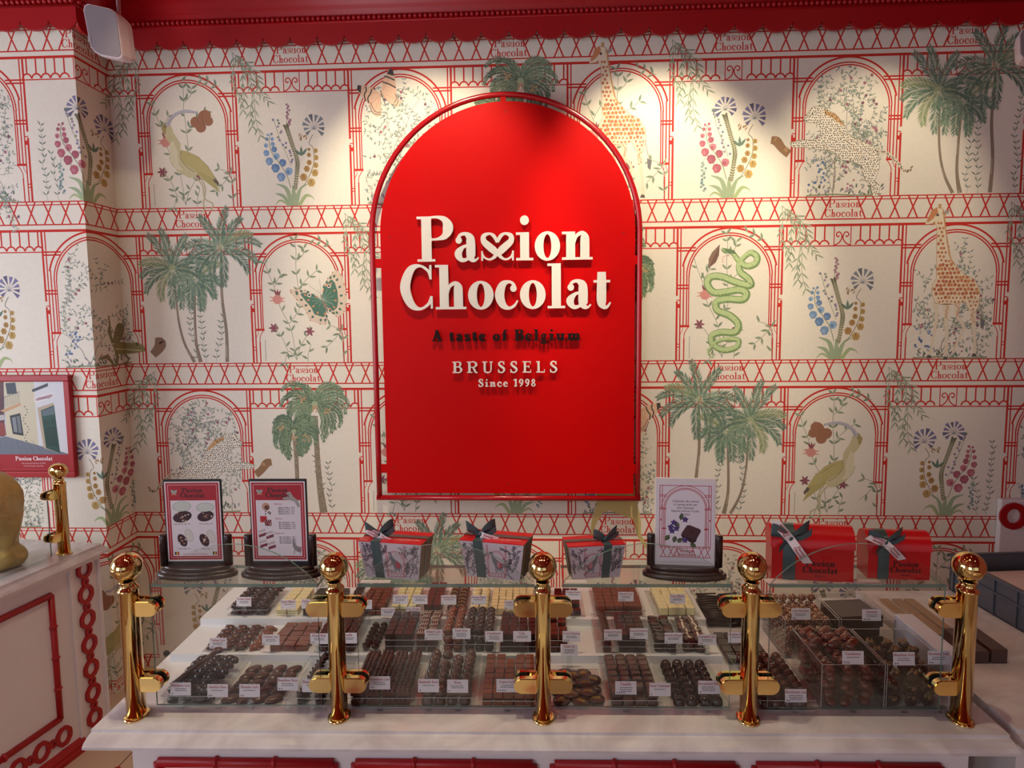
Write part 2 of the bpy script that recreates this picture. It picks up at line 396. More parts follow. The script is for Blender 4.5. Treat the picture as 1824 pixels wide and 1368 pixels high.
    if c == ',': return .24, discp(.1, .06, .07)+S([(.13, .05, .06), (.08, -.1, .03)], False)
    if c == '1': return .5, R(.2, 0, .2+T, 1)+R(.08, 0, .42, k)+S([(.05, .84, k), (.22, .96, k*1.6)], False)
    if c == '2': return .58, discp(.13, .74, .08)+S([(.08, .76, k), (.2, .97, k*1.3), (.4, .9, T*.8), (.42, .7, T), (.25, .38, T*.6), (.08, .1, k*1.4)])+R(.06, 0, .54, k*1.8)
    if c == '3': return .58, discp(.13, .76, .08)+S([(.08, .78, k), (.24, .97, k*1.3), (.42, .82, T*.9), (.35, .6, T*.6), (.22, .54, k)])+S([(.22, .54, k), (.42, .45, T*.8), (.46, .25, T), (.3, .03, k*1.3), (.1, .1, k*1.3)])
    if c == '5': return .58, R(.12, .95, .5, 1)+S([(.14, 1, k), (.12, .55, k), (.32, .6, T*.7), (.46, .38, T), (.4, .1, T*.7), (.22, .02, k*1.4), (.08, .12, k*1.2)])
    if c in '69':
        g = ringp(.28, .31, .26, .32, T*.9, k)+S([(.12, .34, T*.8), (.18, .72, T*.8), (.42, .98, k*1.3)])
        return .58, (g if c == '6' else [[(.56-x, 1-y) for x, y in q] for q in g])
    if c == '4': return .6, R(.34, 0, .34+T*.8, 1)+S([(.36, 1, k), (.04, .3, k)], False)+R(.02, .26, .58, .26+k)
    if c == '7': return .55, R(.05, .93, .5, 1)+S([(.48, .96, k*1.4), (.25, .4, T*.7), (.2, 0, T)])
    if c == '8': return .58, ringp(.27, .74, .21, .25, T*.75, k)+ringp(.27, .25, .26, .265, T*.9, k)
    return .5, R(.05, 0, .4, .6)
def heart_ss(T, t):
    "the two mirrored s letters that meet as a heart"
    g = strip([(.41, .41, .07), (.33, .545, .085), (.22, .60, .055), (.085, .55, T*.5), (.085, .43, T*.66), (.22, .31, T*.78), (.34, .21, T*.74), (.355, .11, T*.42), (.23, .03, t*.9), (.10, .07, t*.8), (.045, .16, t*.7)])+rectp(.015, 0, .06, .22)
    return .83, g+[[(.82-x, y) for x, y in q] for q in g]
def text_polys(s, size, T=.2, t=.055, track=0.0, align='c', groups=False):
    s = s.replace('é', 'e').replace('è', 'e').replace('â', 'a').replace('î', 'i'); x = 0; out = []; gid = []
    i = 0
    while i < len(s):
        if s[i:i+2] == '##': w, g = heart_ss(T, t); i += 2
        else: w, g = glyph(s[i], T, t); i += 1
        out += [[(x+a, b) for a, b in q] for q in g]; gid += [i]*len(g); x += w+.02+track
    off = -x/2 if align == 'c' else (0 if align == 'l' else -x)
    out = [[((a+off)*size, b*size) for a, b in q] for q in out]
    if groups: return [[q for q, k in zip(out, gid) if k == j] for j in sorted(set(gid))], x*size
    return out, x*size
def union_extrude(polys, f3, depth, mb, m=0, col=None):
    "merge overlapping polygons into one outline and extrude; f3(a,b,d)->3D"
    vs = []; fs = []
    for q in polys:
        ar = sum(q[i][0]*q[(i+1) % len(q)][1]-q[(i+1) % len(q)][0]*q[i][1] for i in range(len(q)))
        if abs(ar) < 1e-12: continue
        b = len(vs); vs += [Vector(p) for p in q]; idx = list(range(b, b+len(q))); fs.append(idx if ar > 0 else idx[::-1])
    ed = [(f[i], f[(i+1) % len(f)]) for f in fs for i in range(len(f))]
    r = geometry.delaunay_2d_cdt(vs, ed, [], 0, 1e-5)
    V = r[0]; F = []
    bb = [(min(p[0] for p in q), max(p[0] for p in q), min(p[1] for p in q), max(p[1] for p in q), q) for q in polys]
    for f in r[2]:
        cx = sum(V[i].x for i in f)/len(f); cy = sum(V[i].y for i in f)/len(f)
        if any(a <= cx <= b and c <= cy <= d and inside((cx, cy), q) for a, b, c, d, q in bb):
            f = list(f); ar = sum(V[f[i]].x*V[f[(i+1) % len(f)]].y-V[f[(i+1) % len(f)]].x*V[f[i]].y for i in range(len(f)))
            F.append(f if ar > 0 else f[::-1])
    cnt = {}
    for f in F:
        for i in range(len(f)):
            e = (f[i], f[(i+1) % len(f)]); cnt[e] = 1
    n = len(V)
    v3 = [f3(v.x, v.y, 0) for v in V]+[f3(v.x, v.y, depth) for v in V]
    fc = [list(f)[::-1] for f in F]+[[i+n for i in f] for f in F]
    for (a, b) in cnt:
        if (b, a) not in cnt: fc.append([a, b, b+n, a+n])
    mb.add(v3, fc, m, False, col)
# ------------------------------------------------------------------ flat printing: coloured shapes in (u, v), later laid on a surface
class Ink:
    def __init__(s): s.P = []; s.st = [(0, 0, 1, 1)]; s.lay = 1
    def push(s, x, y, sc=1, fx=1): s.st.append((x, y, sc, fx))
    def pop(s): s.st.pop()
    def tr(s, p):
        x, y = p[0], p[1]
        for (ox, oy, sc, fx) in reversed(s.st): x, y = ox+x*sc*fx, oy+y*sc
        return (x, y)
    def poly(s, pts, col):
        q = [s.tr(p) for p in pts]
        s.P.append((q, lin(col) if not isinstance(col, tuple) or len(col) == 3 and max(col) > 1 else col, s.lay))
    def polys(s, ps, col):
        for p in ps: s.poly(p, col)
    def line(s, pts, w, col, smooth=True, w2=None, n=5):
        m = len(pts); q = [(p[0], p[1], (w if w2 is None else w+(w2-w)*i/max(1, m-1)) if len(p) < 3 else p[2]) for i, p in enumerate(pts)]
        s.polys(strip(q, smooth, n), col)
    def rect(s, x0, y0, x1, y1, col): s.poly([(x0, y0), (x1, y0), (x1, y1), (x0, y1)], col)
    def disc(s, x, y, r, col, n=10, ry=None, rot=0):
        ry = ry or r; c, k = math.cos(rot), math.sin(rot)
        s.poly([(x+r*math.cos(2*PI*i/n)*c-ry*math.sin(2*PI*i/n)*k, y+r*math.cos(2*PI*i/n)*k+ry*math.sin(2*PI*i/n)*c) for i in range(n)], col)
    def arc(s, cx, cy, r, a0, a1, w, col, n=24): s.polys(ringp(cx, cy, r+w/2, r+w/2, w, w, a0, a1, n), col)
    def leaf(s, x, y, a, L, W, col, col2=None):
        c, k = math.cos(a), math.sin(a)
        f = lambda p, q: (x+p*c-q*k, y+p*k+q*c)
        s.poly([f(0, 0), f(.3*L, -.42*W), f(.6*L, -.4*W), f(L, 0), f(.6*L, .4*W), f(.3*L, .42*W)], col)
        if col2: s.lay += 1; s.poly([f(0, 0), f(.3*L, .0), f(.6*L, 0), f(L, 0), f(.6*L, .4*W), f(.3*L, .42*W)], col2); s.lay -= 1
    def text(s, t, x, y, size, col, T=.16, th=.05, align='c', track=0.0):
        q, w = text_polys(t, size, T, th, track, align); s.polys([[(a+x, b+y) for a, b in p] for p in q], col)
    def up(s, n=1): s.lay += n
def inside(p, poly):
    c = False; n = len(poly); x, y = p[0], p[1]
    for i in range(n):
        x1, y1 = poly[i][0], poly[i][1]; x2, y2 = poly[i-1][0], poly[i-1][1]
        if (y1 > y) != (y2 > y) and x < (x2-x1)*(y-y1)/(y2-y1)+x1: c = not c
    return c
def ink_mesh(ink, f3, name, mats, parent=None, base=None, eps=2e-5, **tags):
    "lay the printing on a surface: f3(u,v,h)->3D, h = height above the surface"
    mb = MB()
    for ni, (q, col, lay) in enumerate(ink.P):
        ar = sum(q[i][0]*q[(i+1) % len(q)][1]-q[(i+1) % len(q)][0]*q[i][1] for i in range(len(q)))
        if ar < 0: q = q[::-1]
        mb.add([f3(a, b, lay*eps+(ni*7 % 31)*eps/40) for a, b in q], [list(range(len(q)))], 0, False, None); mb.c[-1] = col
    o = mb_ink_build(mb, name, mats, parent, **tags); return o
def mb_ink_build(mb, name, mats, parent=None, **tags):
    me = bpy.data.meshes.new(name); me.from_pydata([tuple(v) for v in mb.v], [], mb.f)
    for mm in (mats if isinstance(mats, (list, tuple)) else [mats]): me.materials.append(mm)
    me.polygons.foreach_set('material_index', mb.m)
    at = me.color_attributes.new('ink', 'FLOAT_COLOR', 'CORNER'); buf = []
    for f, c in zip(mb.f, mb.c):
        c = c if c is not None else (1, 1, 1)
        buf += [c[0], c[1], c[2], 1.0]*len(f)
    at.data.foreach_set('color', buf); me.update()
    o = bpy.data.objects.new(name, me); COL.objects.link(o)
    if parent: o.parent = parent
    for k, v in tags.items(): o[k] = v
    return o

RED = 'd0362c'; CREAM = 'efe6d6'
G1, G2, G3 = '5f7d5c', '7f9a6c', '49684f'
# measures of the wallpaper repeat, in metres
PU, PV, AW = 0.98775, 0.72452, 0.4704
U0, Z1 = -1.6582, 2.8356
HW, PW = AW/2, (0.98775-0.4704)/2
BAND = 0.124; BASE = PV-BAND     # BASE: height of a cell from its floor line to the thick line above

def zp(pts, cx, by, k):          # tracing coordinates -> cell coordinates (x from the middle, y from the floor line)
    return [((p[0]-cx)*k, (by-p[1])*k)+tuple(q*k for q in p[2:3]) for p in pts]

def band(I, u0, u1, z, texts):
    "lattice band whose thick lower line is at z"
    I.rect(u0, z-.0055, u1, z+.0055, RED)
    I.rect(u0, z+.0235, u1, z+.029, RED); I.rect(u0, z+.1085, u1, z+.1130, RED); I.rect(u0, z+.1215, u1, z+.1265, RED)
    y0, y1 = z+.027, z+.124
    for uc in texts:
        for k in range(5):
            for g in (-1, 1):
                u = uc+g*(.145+.0775*k)
                if u < u0 or u > u1: continue
                for s in (-1, 1): I.line([(u-.021*s, y0), (u+.021*s, y1)], .0066, RED, False)
    for uc in texts:
        if uc < u0-.15 or uc > u1+.15: continue
        for s in (-1, 1):
            I.line([(uc+s*.096, y0), (uc+s*.056, y1)], .0066, RED, False)
            I.line([(uc+s*.0735, y0+.055), (uc+s*.098, y1)], .0066, RED, False)
        I.text('Pa##ion', uc+.004, z+.0765, .034, RED, .15, .06)
        I.text('Chocolat', uc, z+.036, .034, RED, .15, .06)

def arch(I, uc, z):
    "bamboo arch between two columns; z = thick line, BASE below is the floor"
    I.push(uc, z)
    B = -BASE
    for s in (-1, 1):
        I.push(0, 0, 1, s)
        for x, y0, y1, w in ((-HW+.002, 0, -.305, .0055), (-HW+.002, -.33, B, .0055), (-HW+.017, 0, B, .0035), (-HW+.0315, -.17, -.44, .0035), (-HW+.046, -.215, -.44, .0035), (-HW+.055, -.215, -.44, .003), (-HW+.036, -.50, B, .0035)):
            I.rect(x-w*.8, y1, x+w*.8, y0, RED)
        for y in (-.091, -.104): I.rect(-HW, y-.0034, -HW+.085, y+.0034, RED)
        for y in (-.258, -.272): I.rect(-HW, y-.0034, -HW+.056, y+.0034, RED)
        for y in (-.325,): I.rect(-HW, y-.002, -HW+.018, y+.002, RED)
        I.rect(-HW+.006, -.36, -HW+.016, -.342, RED)
        I.rect(-HW+.016, -.448, -HW+.060, -.438, RED)
        for y in (-.525, -.538): I.rect(-HW, y-.002, -HW+.018, y+.002, RED)
        I.line([(-HW+.056, -.446), (-HW+.046, -.46), (-HW+.037, -.48), (-HW+.036, -.505)], .0035, RED)
        I.line([(-HW+.028, -.446), (-HW+.03, -.46), (-HW+.018, -.48)], .0025, RED)
        I.pop()
    for r, w, yc in ((.180, .0035, -.218), (.1905, .0035, -.218), (.213, .005, -.218)):
        I.arc(0, yc, r, 0 if r < .2 else 12, 180 if r < .2 else 168, w*1.6, RED, 30)
    I.pop()
def valance(I, uc, z):
    I.push(uc, z); w = .0066
    I.rect(-PW, -.0935, PW, -.0888, RED)
    for s in (-1, 1):
        I.push(0, 0, 1, s)
        I.rect(.0345, -.09, .0385, 0, RED)
        for k in range(1, 6):
            x = .0365+.0415*k
            I.rect(x-w/2, -.066, x+w/2, 0, RED)
            I.arc(x, -.0865, .0195, 0, 180, w, RED, 10)
        I.line([(.034, -.088), (.018, -.080), (.005, -.064), (.003, -.045), (.012, -.031), (.023, -.033), (.027, -.043), (.020, -.051), (.014, -.045)], .005, RED)
        I.pop()
    I.pop()
def leaf_on(I, x, y, a, L, W, cols, rnd):
    c = rnd.choice(cols); I.leaf(x, y, a, L, W, c)
def vine_fine(I, seed, flip=1):
    "flowering tree of thin branches with small leaves"
    rnd = random.Random(seed); I.push(0, 0, 1, flip)
    lc = ['83927f', '6f8076', '93a08c', '788690', 'a0ab96']; H = .52
    def ok(x, y): return abs(x) < .168 and (y < .40 or math.hypot(x, y-.385) < .168)
    def br(x, y, a, L, w, dep):
        pts = [(x, y)]; n = max(3, int(L/.02)); 
        for i in range(n):
            a += rnd.uniform(-.35, .35); x += math.cos(a)*L/n; y += math.sin(a)*L/n
            if not ok(x, y): break
            pts.append((x, y))
            if dep > 0:
                for _ in range(2):
                    b = a+rnd.choice((-1, 1))*rnd.uniform(.5, 1.5)
                    I.leaf(x, y, b, rnd.uniform(.011, .02), .0058, rnd.choice(lc))
                if rnd.random() < .06: I.up(); I.disc(x+.006, y, .0065, rnd.choice(['a8506a', 'b5657c', '7a3f5a']), 7); I.lay -= 1
            if dep < 2 and rnd.random() < .30: br(x, y, a+rnd.choice((-1, 1))*rnd.uniform(.5, 1.2), L*rnd.uniform(.35, .6), w*.6, dep+1)
        if len(pts) > 1: I.line(pts, w, '8a7a6c' if dep == 0 else '77806c', True, w*.4, 2)
    br(-.05, 0, 1.75, .46, .004, 0); br(-.05, .02, 1.1, .5, .0035, 0); br(.12, 0, 1.75, .5, .003, 0); br(.0, .16, 1.2, .33, .003, 1)
    br(-.13, .3, 1.2, .22, .0025, 1); br(.06, .34, 1.9, .2, .002, 1); br(-.02, .36, .6, .16, .002, 1)
    for _ in range(16): I.disc(-.13+rnd.uniform(-.03, .05), .10+rnd.uniform(-.05, .06), .006, rnd.choice(['5a7aa8', '4a6898', '7b94b8']), 7)
    for _ in range(40): I.leaf(rnd.uniform(-.16, .16), rnd.uniform(.0, .04), rnd.uniform(.5, 2.6), .022, .009, rnd.choice(['4f7058', '7f9684', '9a8f96', '3f5a46', 'a39aa8']))
    I.line([(-.165, .006), (-.05, .01), (.06, .004), (.16, .008)], .007, '8f9a76')
    for _ in range(7): I.disc(.02+rnd.uniform(-.03, .03), .05+rnd.uniform(-.02, .03), .005, 'b0637c', 6)
    I.pop()
def vine_leafy(I, seed, flip=1):
    "climber with larger paired leaves, a pomegranate and dark red flowers"
    rnd = random.Random(seed); I.push(0, 0, 1, flip); k = .00067
    Z = lambda p: zp(p, 365, 1225, k)
    stems = [[(325, 1205), (300, 1020), (280, 950), (225, 840), (200, 760)], [(200, 740), (185, 690), (150, 600), (125, 520)], [(280, 950), (330, 890), (360, 840), (355, 690), (345, 560), (350, 440), (340, 375)],
             [(360, 705), (420, 640), (490, 585)], [(350, 520), (400, 470), (405, 430)], [(325, 1205), (350, 1120), (400, 1040), (425, 1010)], [(265, 1140), (230, 1050), (195, 1000)], [(330, 1200), (270, 1140), (240, 1220)],
             [(660, 1210), (655, 1080), (650, 1000), (560, 960)], [(405, 1215), (410, 1160), (430, 1100)], [(105, 1210), (105, 1060)], [(600, 420), (540, 390), (480, 370)], [(650, 1000), (600, 1060), (545, 1110)], [(190, 690), (215, 640), (235, 610)]]
    for st in stems:
        q = Z(st); I.line(q, .0022, '7a8068'); p = catmull(q, 5)
        for i in range(2, len(p), 4 if len(st) > 2 else 3):
            a = math.atan2(p[i][1]-p[i-1][1], p[i][0]-p[i-1][0])
            for s in (-1, 1):
                if rnd.random() < .8: I.leaf(p[i][0], p[i][1], a+s*rnd.uniform(.6, 1.1), rnd.uniform(.028, .038), .0125, rnd.choice(['94a382', '84977c', 'a0ac88', 'aab592']), rnd.choice(['7a8c6c', '6c8066']))
    I.up(3)
    (x, y), = Z([(205, 780)]); I.disc(x, y, .022, 'd98a80', 12); 
    for a in (-.3, .2, 2.8, 3.3): I.leaf(x, y, a, .042, .008, 'd98a80')
    for a in (1.0, 1.5, 2.0): I.leaf(x, y+.015, a, .035, .011, '8c3348')
    for (a, b) in ((170, 978), (425, 1005)):
        (x, y), = Z([(a, b)])
        for j in range(6): I.leaf(x, y, j*1.05, .026, .012, ['9c3f58', '7d2f48'][j % 2])
    I.lay -= 3; I.pop()
def crane(I, flip=1):
    Z = lambda p: zp(p, 1310, 1467, .00063)
    I.push(0, 0, 1, flip); I.up(6)
    for st in ([(1385, 1240), (1420, 1330), (1400, 1440), (1412, 1470), (1380, 1500)], [(1350, 1240), (1400, 1310), (1412, 1400), (1470, 1440), (1450, 1490)]): I.line(Z(st), .007, 'c3ba94')
    I.poly(Z([(1250, 1050), (1300, 1060), (1380, 1100), (1450, 1170), (1495, 1245), (1525, 1290), (1520, 1310), (1490, 1275), (1530, 1362), (1440, 1290), (1340, 1210), (1270, 1150)]), 'b5a860')
    I.poly(Z([(1250, 1050), (1300, 1150), (1370, 1215), (1350, 1250), (1300, 1250), (1215, 1200), (1175, 1150), (1158, 1100), (1175, 1090), (1180, 1010), (1140, 960), (1115, 890), (1145, 850), (1185, 870), (1205, 930), (1250, 1000)]), 'cfc496')
    I.up(); I.poly(Z([(1255, 1050), (1310, 1068), (1400, 1125), (1465, 1200), (1500, 1270), (1430, 1230), (1340, 1190), (1275, 1150), (1245, 1100)]), 'c0b26c')
    I.poly(Z([(1170, 1000), (1200, 985), (1225, 1060), (1230, 1150), (1260, 1200), (1205, 1185), (1168, 1120)]), 'e0d8b4')
    I.line(Z([(1252, 1052), (1248, 1110), (1290, 1170), (1350, 1210)]), .003, '8a7a44'); I.line(Z([(1300, 1080), (1400, 1150), (1480, 1260)]), .0025, '8f8250')
    I.poly(Z([(1495, 1250), (1525, 1290), (1515, 1310), (1480, 1270)]), '5a4a3c')
    I.poly(Z([(1115, 890), (1145, 850), (1160, 870), (1140, 940), (1125, 930)]), 'a89858')
    I.line(Z([(1160, 880, 30), (1185, 830, 26), (1240, 790, 22), (1310, 775, 20), (1395, 790, 14)]), .01, 'b9b6c2')
    I.line(Z([(1165, 870), (1250, 792), (1390, 790)]), .002, '8f8a96')
    I.disc(*Z([(1143, 880)])[0], .004, '3a2a20', 7)
    I.up()
    for (x, y, r, ry, a) in ((1440, 815, 52, 44, .5), (1375, 855, 42, 40, -.3), (1410, 890, 40, 40, .2), (1470, 850, 34, 34, 0)): I.disc(*Z([(x, y)])[0], r*.00063, '9c5f3c', 12, ry*.00063, a)
    I.line(Z([(1430, 780), (1420, 830), (1440, 880)]), .003, '7a4428'); I.line(Z([(1380, 830), (1400, 870)]), .003, '7a4428')
    I.lay -= 8; I.pop()
def butterfly_orange(I, flip=1):
    Z = lambda p: zp(p, 1072, 1430, .00064)
    I.push(0, 0, 1, flip); I.up(6)
    w1 = [(935, 660), (850, 610), (775, 600), (768, 630), (800, 680), (850, 730), (935, 760)]; w2 = [(940, 655), (950, 590), (985, 520), (1010, 490), (1030, 510), (1045, 590), (1050, 660), (1000, 700)]
    w3 = [(850, 730), (870, 790), (900, 820), (940, 815), (935, 760), (938, 665), (900, 680)]; w4 = [(945, 660), (1045, 650), (1060, 700), (1090, 715), (1050, 765), (1020, 740), (960, 690)]
    for w in (w1, w2, w3, w4): I.poly(Z(w), 'f0c2a0')
    I.up()
    I.poly(Z([(775, 600), (800, 605), (795, 660), (768, 630)]), '2c2624'); I.poly(Z([(1010, 490), (1030, 510), (1036, 545), (985, 530)]), '2c2624')
    for st in ([(830, 612), (835, 640), (820, 670), (830, 710)], [(875, 630), (865, 660), (845, 690), (850, 725)], [(965, 545), (1000, 555), (1040, 575)], [(955, 585), (1000, 600), (1045, 625)]): I.line(Z(st), .006, '35302c')
    for st in ([(855, 740), (880, 795), (935, 805)], [(862, 720), (892, 782), (936, 790)], [(1050, 665), (1060, 705), (1045, 745), (1010, 735)], [(1040, 665), (1048, 700), (1030, 730)]): I.line(Z(st), .003, '4a4448')
    for st in ([(938, 665), (860, 740)], [(938, 665), (890, 790)], [(938, 665), (925, 800)], [(945, 660), (1040, 700)], [(945, 662), (1010, 735)], [(945, 655), (1000, 560)], [(935, 660), (850, 650)]): I.line(Z(st), .0014, 'c98a6c', False)
    I.line(Z([(935, 640), (950, 690), (970, 740)]), .004, '6b5a4a'); I.lay -= 7; I.pop()
def butterfly_green(I, flip=1):
    Z = lambda p: zp(p, 365, 1225, .00067)
    I.push(0, 0, 1, flip); I.up(6)
    A = [(520, 760), (540, 680), (580, 620), (630, 575), (665, 610), (690, 700), (695, 800), (680, 870), (640, 905), (600, 890), (550, 840)]
    B = [(520, 790), (450, 745), (380, 710), (300, 712), (295, 730), (350, 800), (400, 860), (430, 930), (520, 960), (550, 940), (555, 860)]
    I.poly(Z(A), 'e3cdb4'); I.poly(Z(B), 'e3cdb4'); I.up()
    mA = lambda f: [(520+(x-520)*f, 780+(y-780)*f) for x, y in A]; mB = lambda f: [(535+(x-535)*f, 790+(y-790)*f) for x, y in B]
    I.poly(Z(mA(.66)), '33705c'); I.poly(Z(mB(.68)), '33705c'); I.up()
    def along(P, f, cx, cy, n, col, w, l):
        Q = [(cx+(x-cx)*f, cy+(y-cy)*f) for x, y in P]; Q = Q[1:]
        pts = catmull(Q, 4)
        for i in range(0, len(pts), n):
            x, y = pts[i]; a = math.atan2(-(y-cy), x-cx); (u, v), = Z([(x, y)]); I.leaf(u, v, a, l, w, col)
    along(A, .72, 520, 780, 3, '2f6452', .0125, .017); along(B, .74, 535, 790, 3, '2f6452', .0125, .017)
    along(A, .5, 520, 780, 5, 'e58a60', .010, .014); along(B, .5, 535, 790, 5, 'e58a60', .010, .014)
    along(A, .93, 520, 780, 3, 'b86a5a', .006, .010); along(B, .93, 535, 790, 3, 'b86a5a', .006, .010)
    for (x, y) in ((574, 690), (432, 752)):
        (u, v), = Z([(x, y)]); I.disc(u, v, .010, 'e8dfc8', 9); I.up(); I.disc(u, v, .0055, '38322e', 8); I.lay -= 1
    for a in range(8):
        aa = -.5+a*.42; (u, v), = Z([(530, 785)]); I.line([(u, v), (u+.055*math.cos(aa), v+.055*math.sin(aa))], .0012, 'a8c4a8', False); I.line([(u, v), (u-.06*math.cos(aa), v-.045*math.sin(aa)+.01)], .0012, 'a8c4a8', False)
    I.line(Z([(515, 750, 10), (530, 800, 16), (562, 880, 4)]), .008, '8a7a70'); I.line(Z([(515, 750), (510, 640)]), .001, '6b5a4a', False); I.line(Z([(515, 750), (430, 680)]), .001, '6b5a4a', False)
    I.lay -= 8; I.pop()
def snake(I):
    Z = lambda p: zp(p, 1590, 1205, .000625); I.up(6)
    path = [(1535, 400, 14), (1560, 410, 30), (1610, 430, 34), (1650, 480, 40), (1710, 525, 46), (1770, 510, 48), (1785, 465, 48), (1745, 430, 44), (1700, 455, 38), (1660, 510, 44), (1670, 570, 50), (1730, 620, 52), (1740, 665, 52), (1640, 640, 54), (1540, 600, 54), (1460, 600, 54), (1435, 650, 54), (1480, 710, 54), (1560, 710, 54), (1660, 695, 54), (1715, 720, 54), (1690, 765, 54), (1580, 760, 54), (1505, 780, 54), (1510, 840, 54), (1600, 880, 54), (1660, 940, 54), (1640, 1000, 54), (1540, 1000, 52), (1475, 1025, 50), (1480, 1085, 48), (1560, 1130, 46), (1650, 1110, 44), (1665, 1060, 40), (1600, 1050, 34), (1530, 1060, 30), (1480, 1100, 24), (1450, 1150, 16), (1480, 1185, 8), (1495, 1160, 5)]
    I.line(Z(path), .03, '6f9452'); I.up(); I.line([(x-.003, y+.003, w*.62) for x, y, w in Z(path)], .02, 'b9cf8e'); I.up()
    rnd = random.Random(4)
    for q in catmull(Z(path), 5)[10::1]:
        I.disc(q[0]+rnd.uniform(-.3, .3)*q[2], q[1]+rnd.uniform(-.4, .4)*q[2], .0022, rnd.choice(['8fb060', '6f9452', 'd3dfa8']), 5)
    I.poly(Z([(1530, 390), (1560, 400), (1620, 410), (1640, 440), (1580, 430)]), '55754a'); I.line(Z([(1590, 450), (1545, 455), (1540, 490), (1550, 495)]), .002, 'd08070')
    (x, y), = Z([(1478, 455)]); I.leaf(x-.022, y-.05, 1.15, .115, .042, '6b4638', '84604e')
    I.lay -= 8
def giraffe(I):
    Z = lambda p: zp(p, 1355, 1195, .000603); I.up(6); rnd = random.Random(7)
    for leg in ([(1225, 770, 44), (1240, 880, 26), (1228, 1000, 22), (1215, 1100, 18), (1200, 1180, 24)], [(1310, 770, 60), (1310, 880, 34), (1318, 1000, 28), (1320, 1100, 22), (1318, 1190, 28)], [(1385, 780, 50), (1390, 880, 24), (1440, 960, 22), (1395, 1080, 18), (1370, 1150, 22)], [(1500, 740, 90), (1500, 850, 50), (1512, 960, 28), (1525, 1080, 22), (1525, 1170, 28)]):
        I.line(Z(leg), .02, 'ecdcc0')
    body = [(1130, 205), (1125, 190), (1150, 160), (1165, 110), (1200, 85), (1240, 90), (1262, 130), (1270, 200), (1285, 320), (1310, 440), (1370, 520), (1430, 575), (1500, 610), (1540, 680), (1545, 780), (1520, 850), (1470, 830), (1440, 770), (1360, 790), (1280, 790), (1225, 780), (1195, 700), (1200, 640), (1225, 600), (1220, 480), (1215, 340), (1212, 215), (1180, 200)]
    I.poly(Z(body), 'f4e4c4'); I.up(); I.line(Z(body+[body[0]]), .002, 'c08a50', False)
    I.poly(Z([(1140, 175), (1165, 110), (1205, 85), (1215, 120), (1180, 165), (1140, 195)]), 'd6854a')
    for gx in range(1190, 1560, 27):
        for gy in range(200, 860, 30):
            x = gx+rnd.uniform(-4, 4)+(13 if (gy//30) % 2 else 0); y = gy+rnd.uniform(-4, 4)
            if inside((x-11, y), body) and inside((x+11, y), body):
                r = 14 if y < 740 else 9
                if y < 480: r = 11
                pts = [(x+r*rnd.uniform(.8, 1.08)*math.cos(a*PI/3+.3), y+r*1.1*rnd.uniform(.8, 1.08)*math.sin(a*PI/3+.3)) for a in range(6)]
                I.poly(Z(pts), rnd.choice(['d07a3e', 'cc7038', 'd98c4a', 'c4652f']))
    for (x0, y0, x1, y1) in ((1310, 790, 1312, 900), (1500, 850, 1512, 940), (1390, 790, 1392, 880)):
        for j in range(16): (u, v), = Z([(x0+rnd.uniform(-14, 14), y0+(y1-y0)*j/16)]); I.disc(u, v, .0028, 'cf7c48', 5)
    for (x, y) in ((1318, 1190), (1525, 1168), (1200, 1178)): (u, v), = Z([(x, y)]); I.poly([(u-.012, v-.006), (u+.012, v-.006), (u+.006, v+.008), (u-.006, v+.008)], '4a4040')
    I.poly(Z([(1240, 120), (1300, 95), (1290, 125), (1255, 140)]), 'a8a090'); I.poly(Z([(1215, 90), (1215, 60), (1235, 58), (1235, 92)]), 'cf9a5c'); I.disc(*Z([(1212, 138)])[0], .006, '3a3038', 8)
    I.line(Z([(1250, 100), (1275, 250), (1320, 450), (1350, 500)]), .005, 'd99a58')
    I.line(Z([(1540, 760), (1560, 860), (1575, 900)]), .003, 'a89070'); I.poly(Z([(1555, 890), (1590, 910), (1580, 980), (1560, 960)]), '6b6a72'); I.lay -= 7
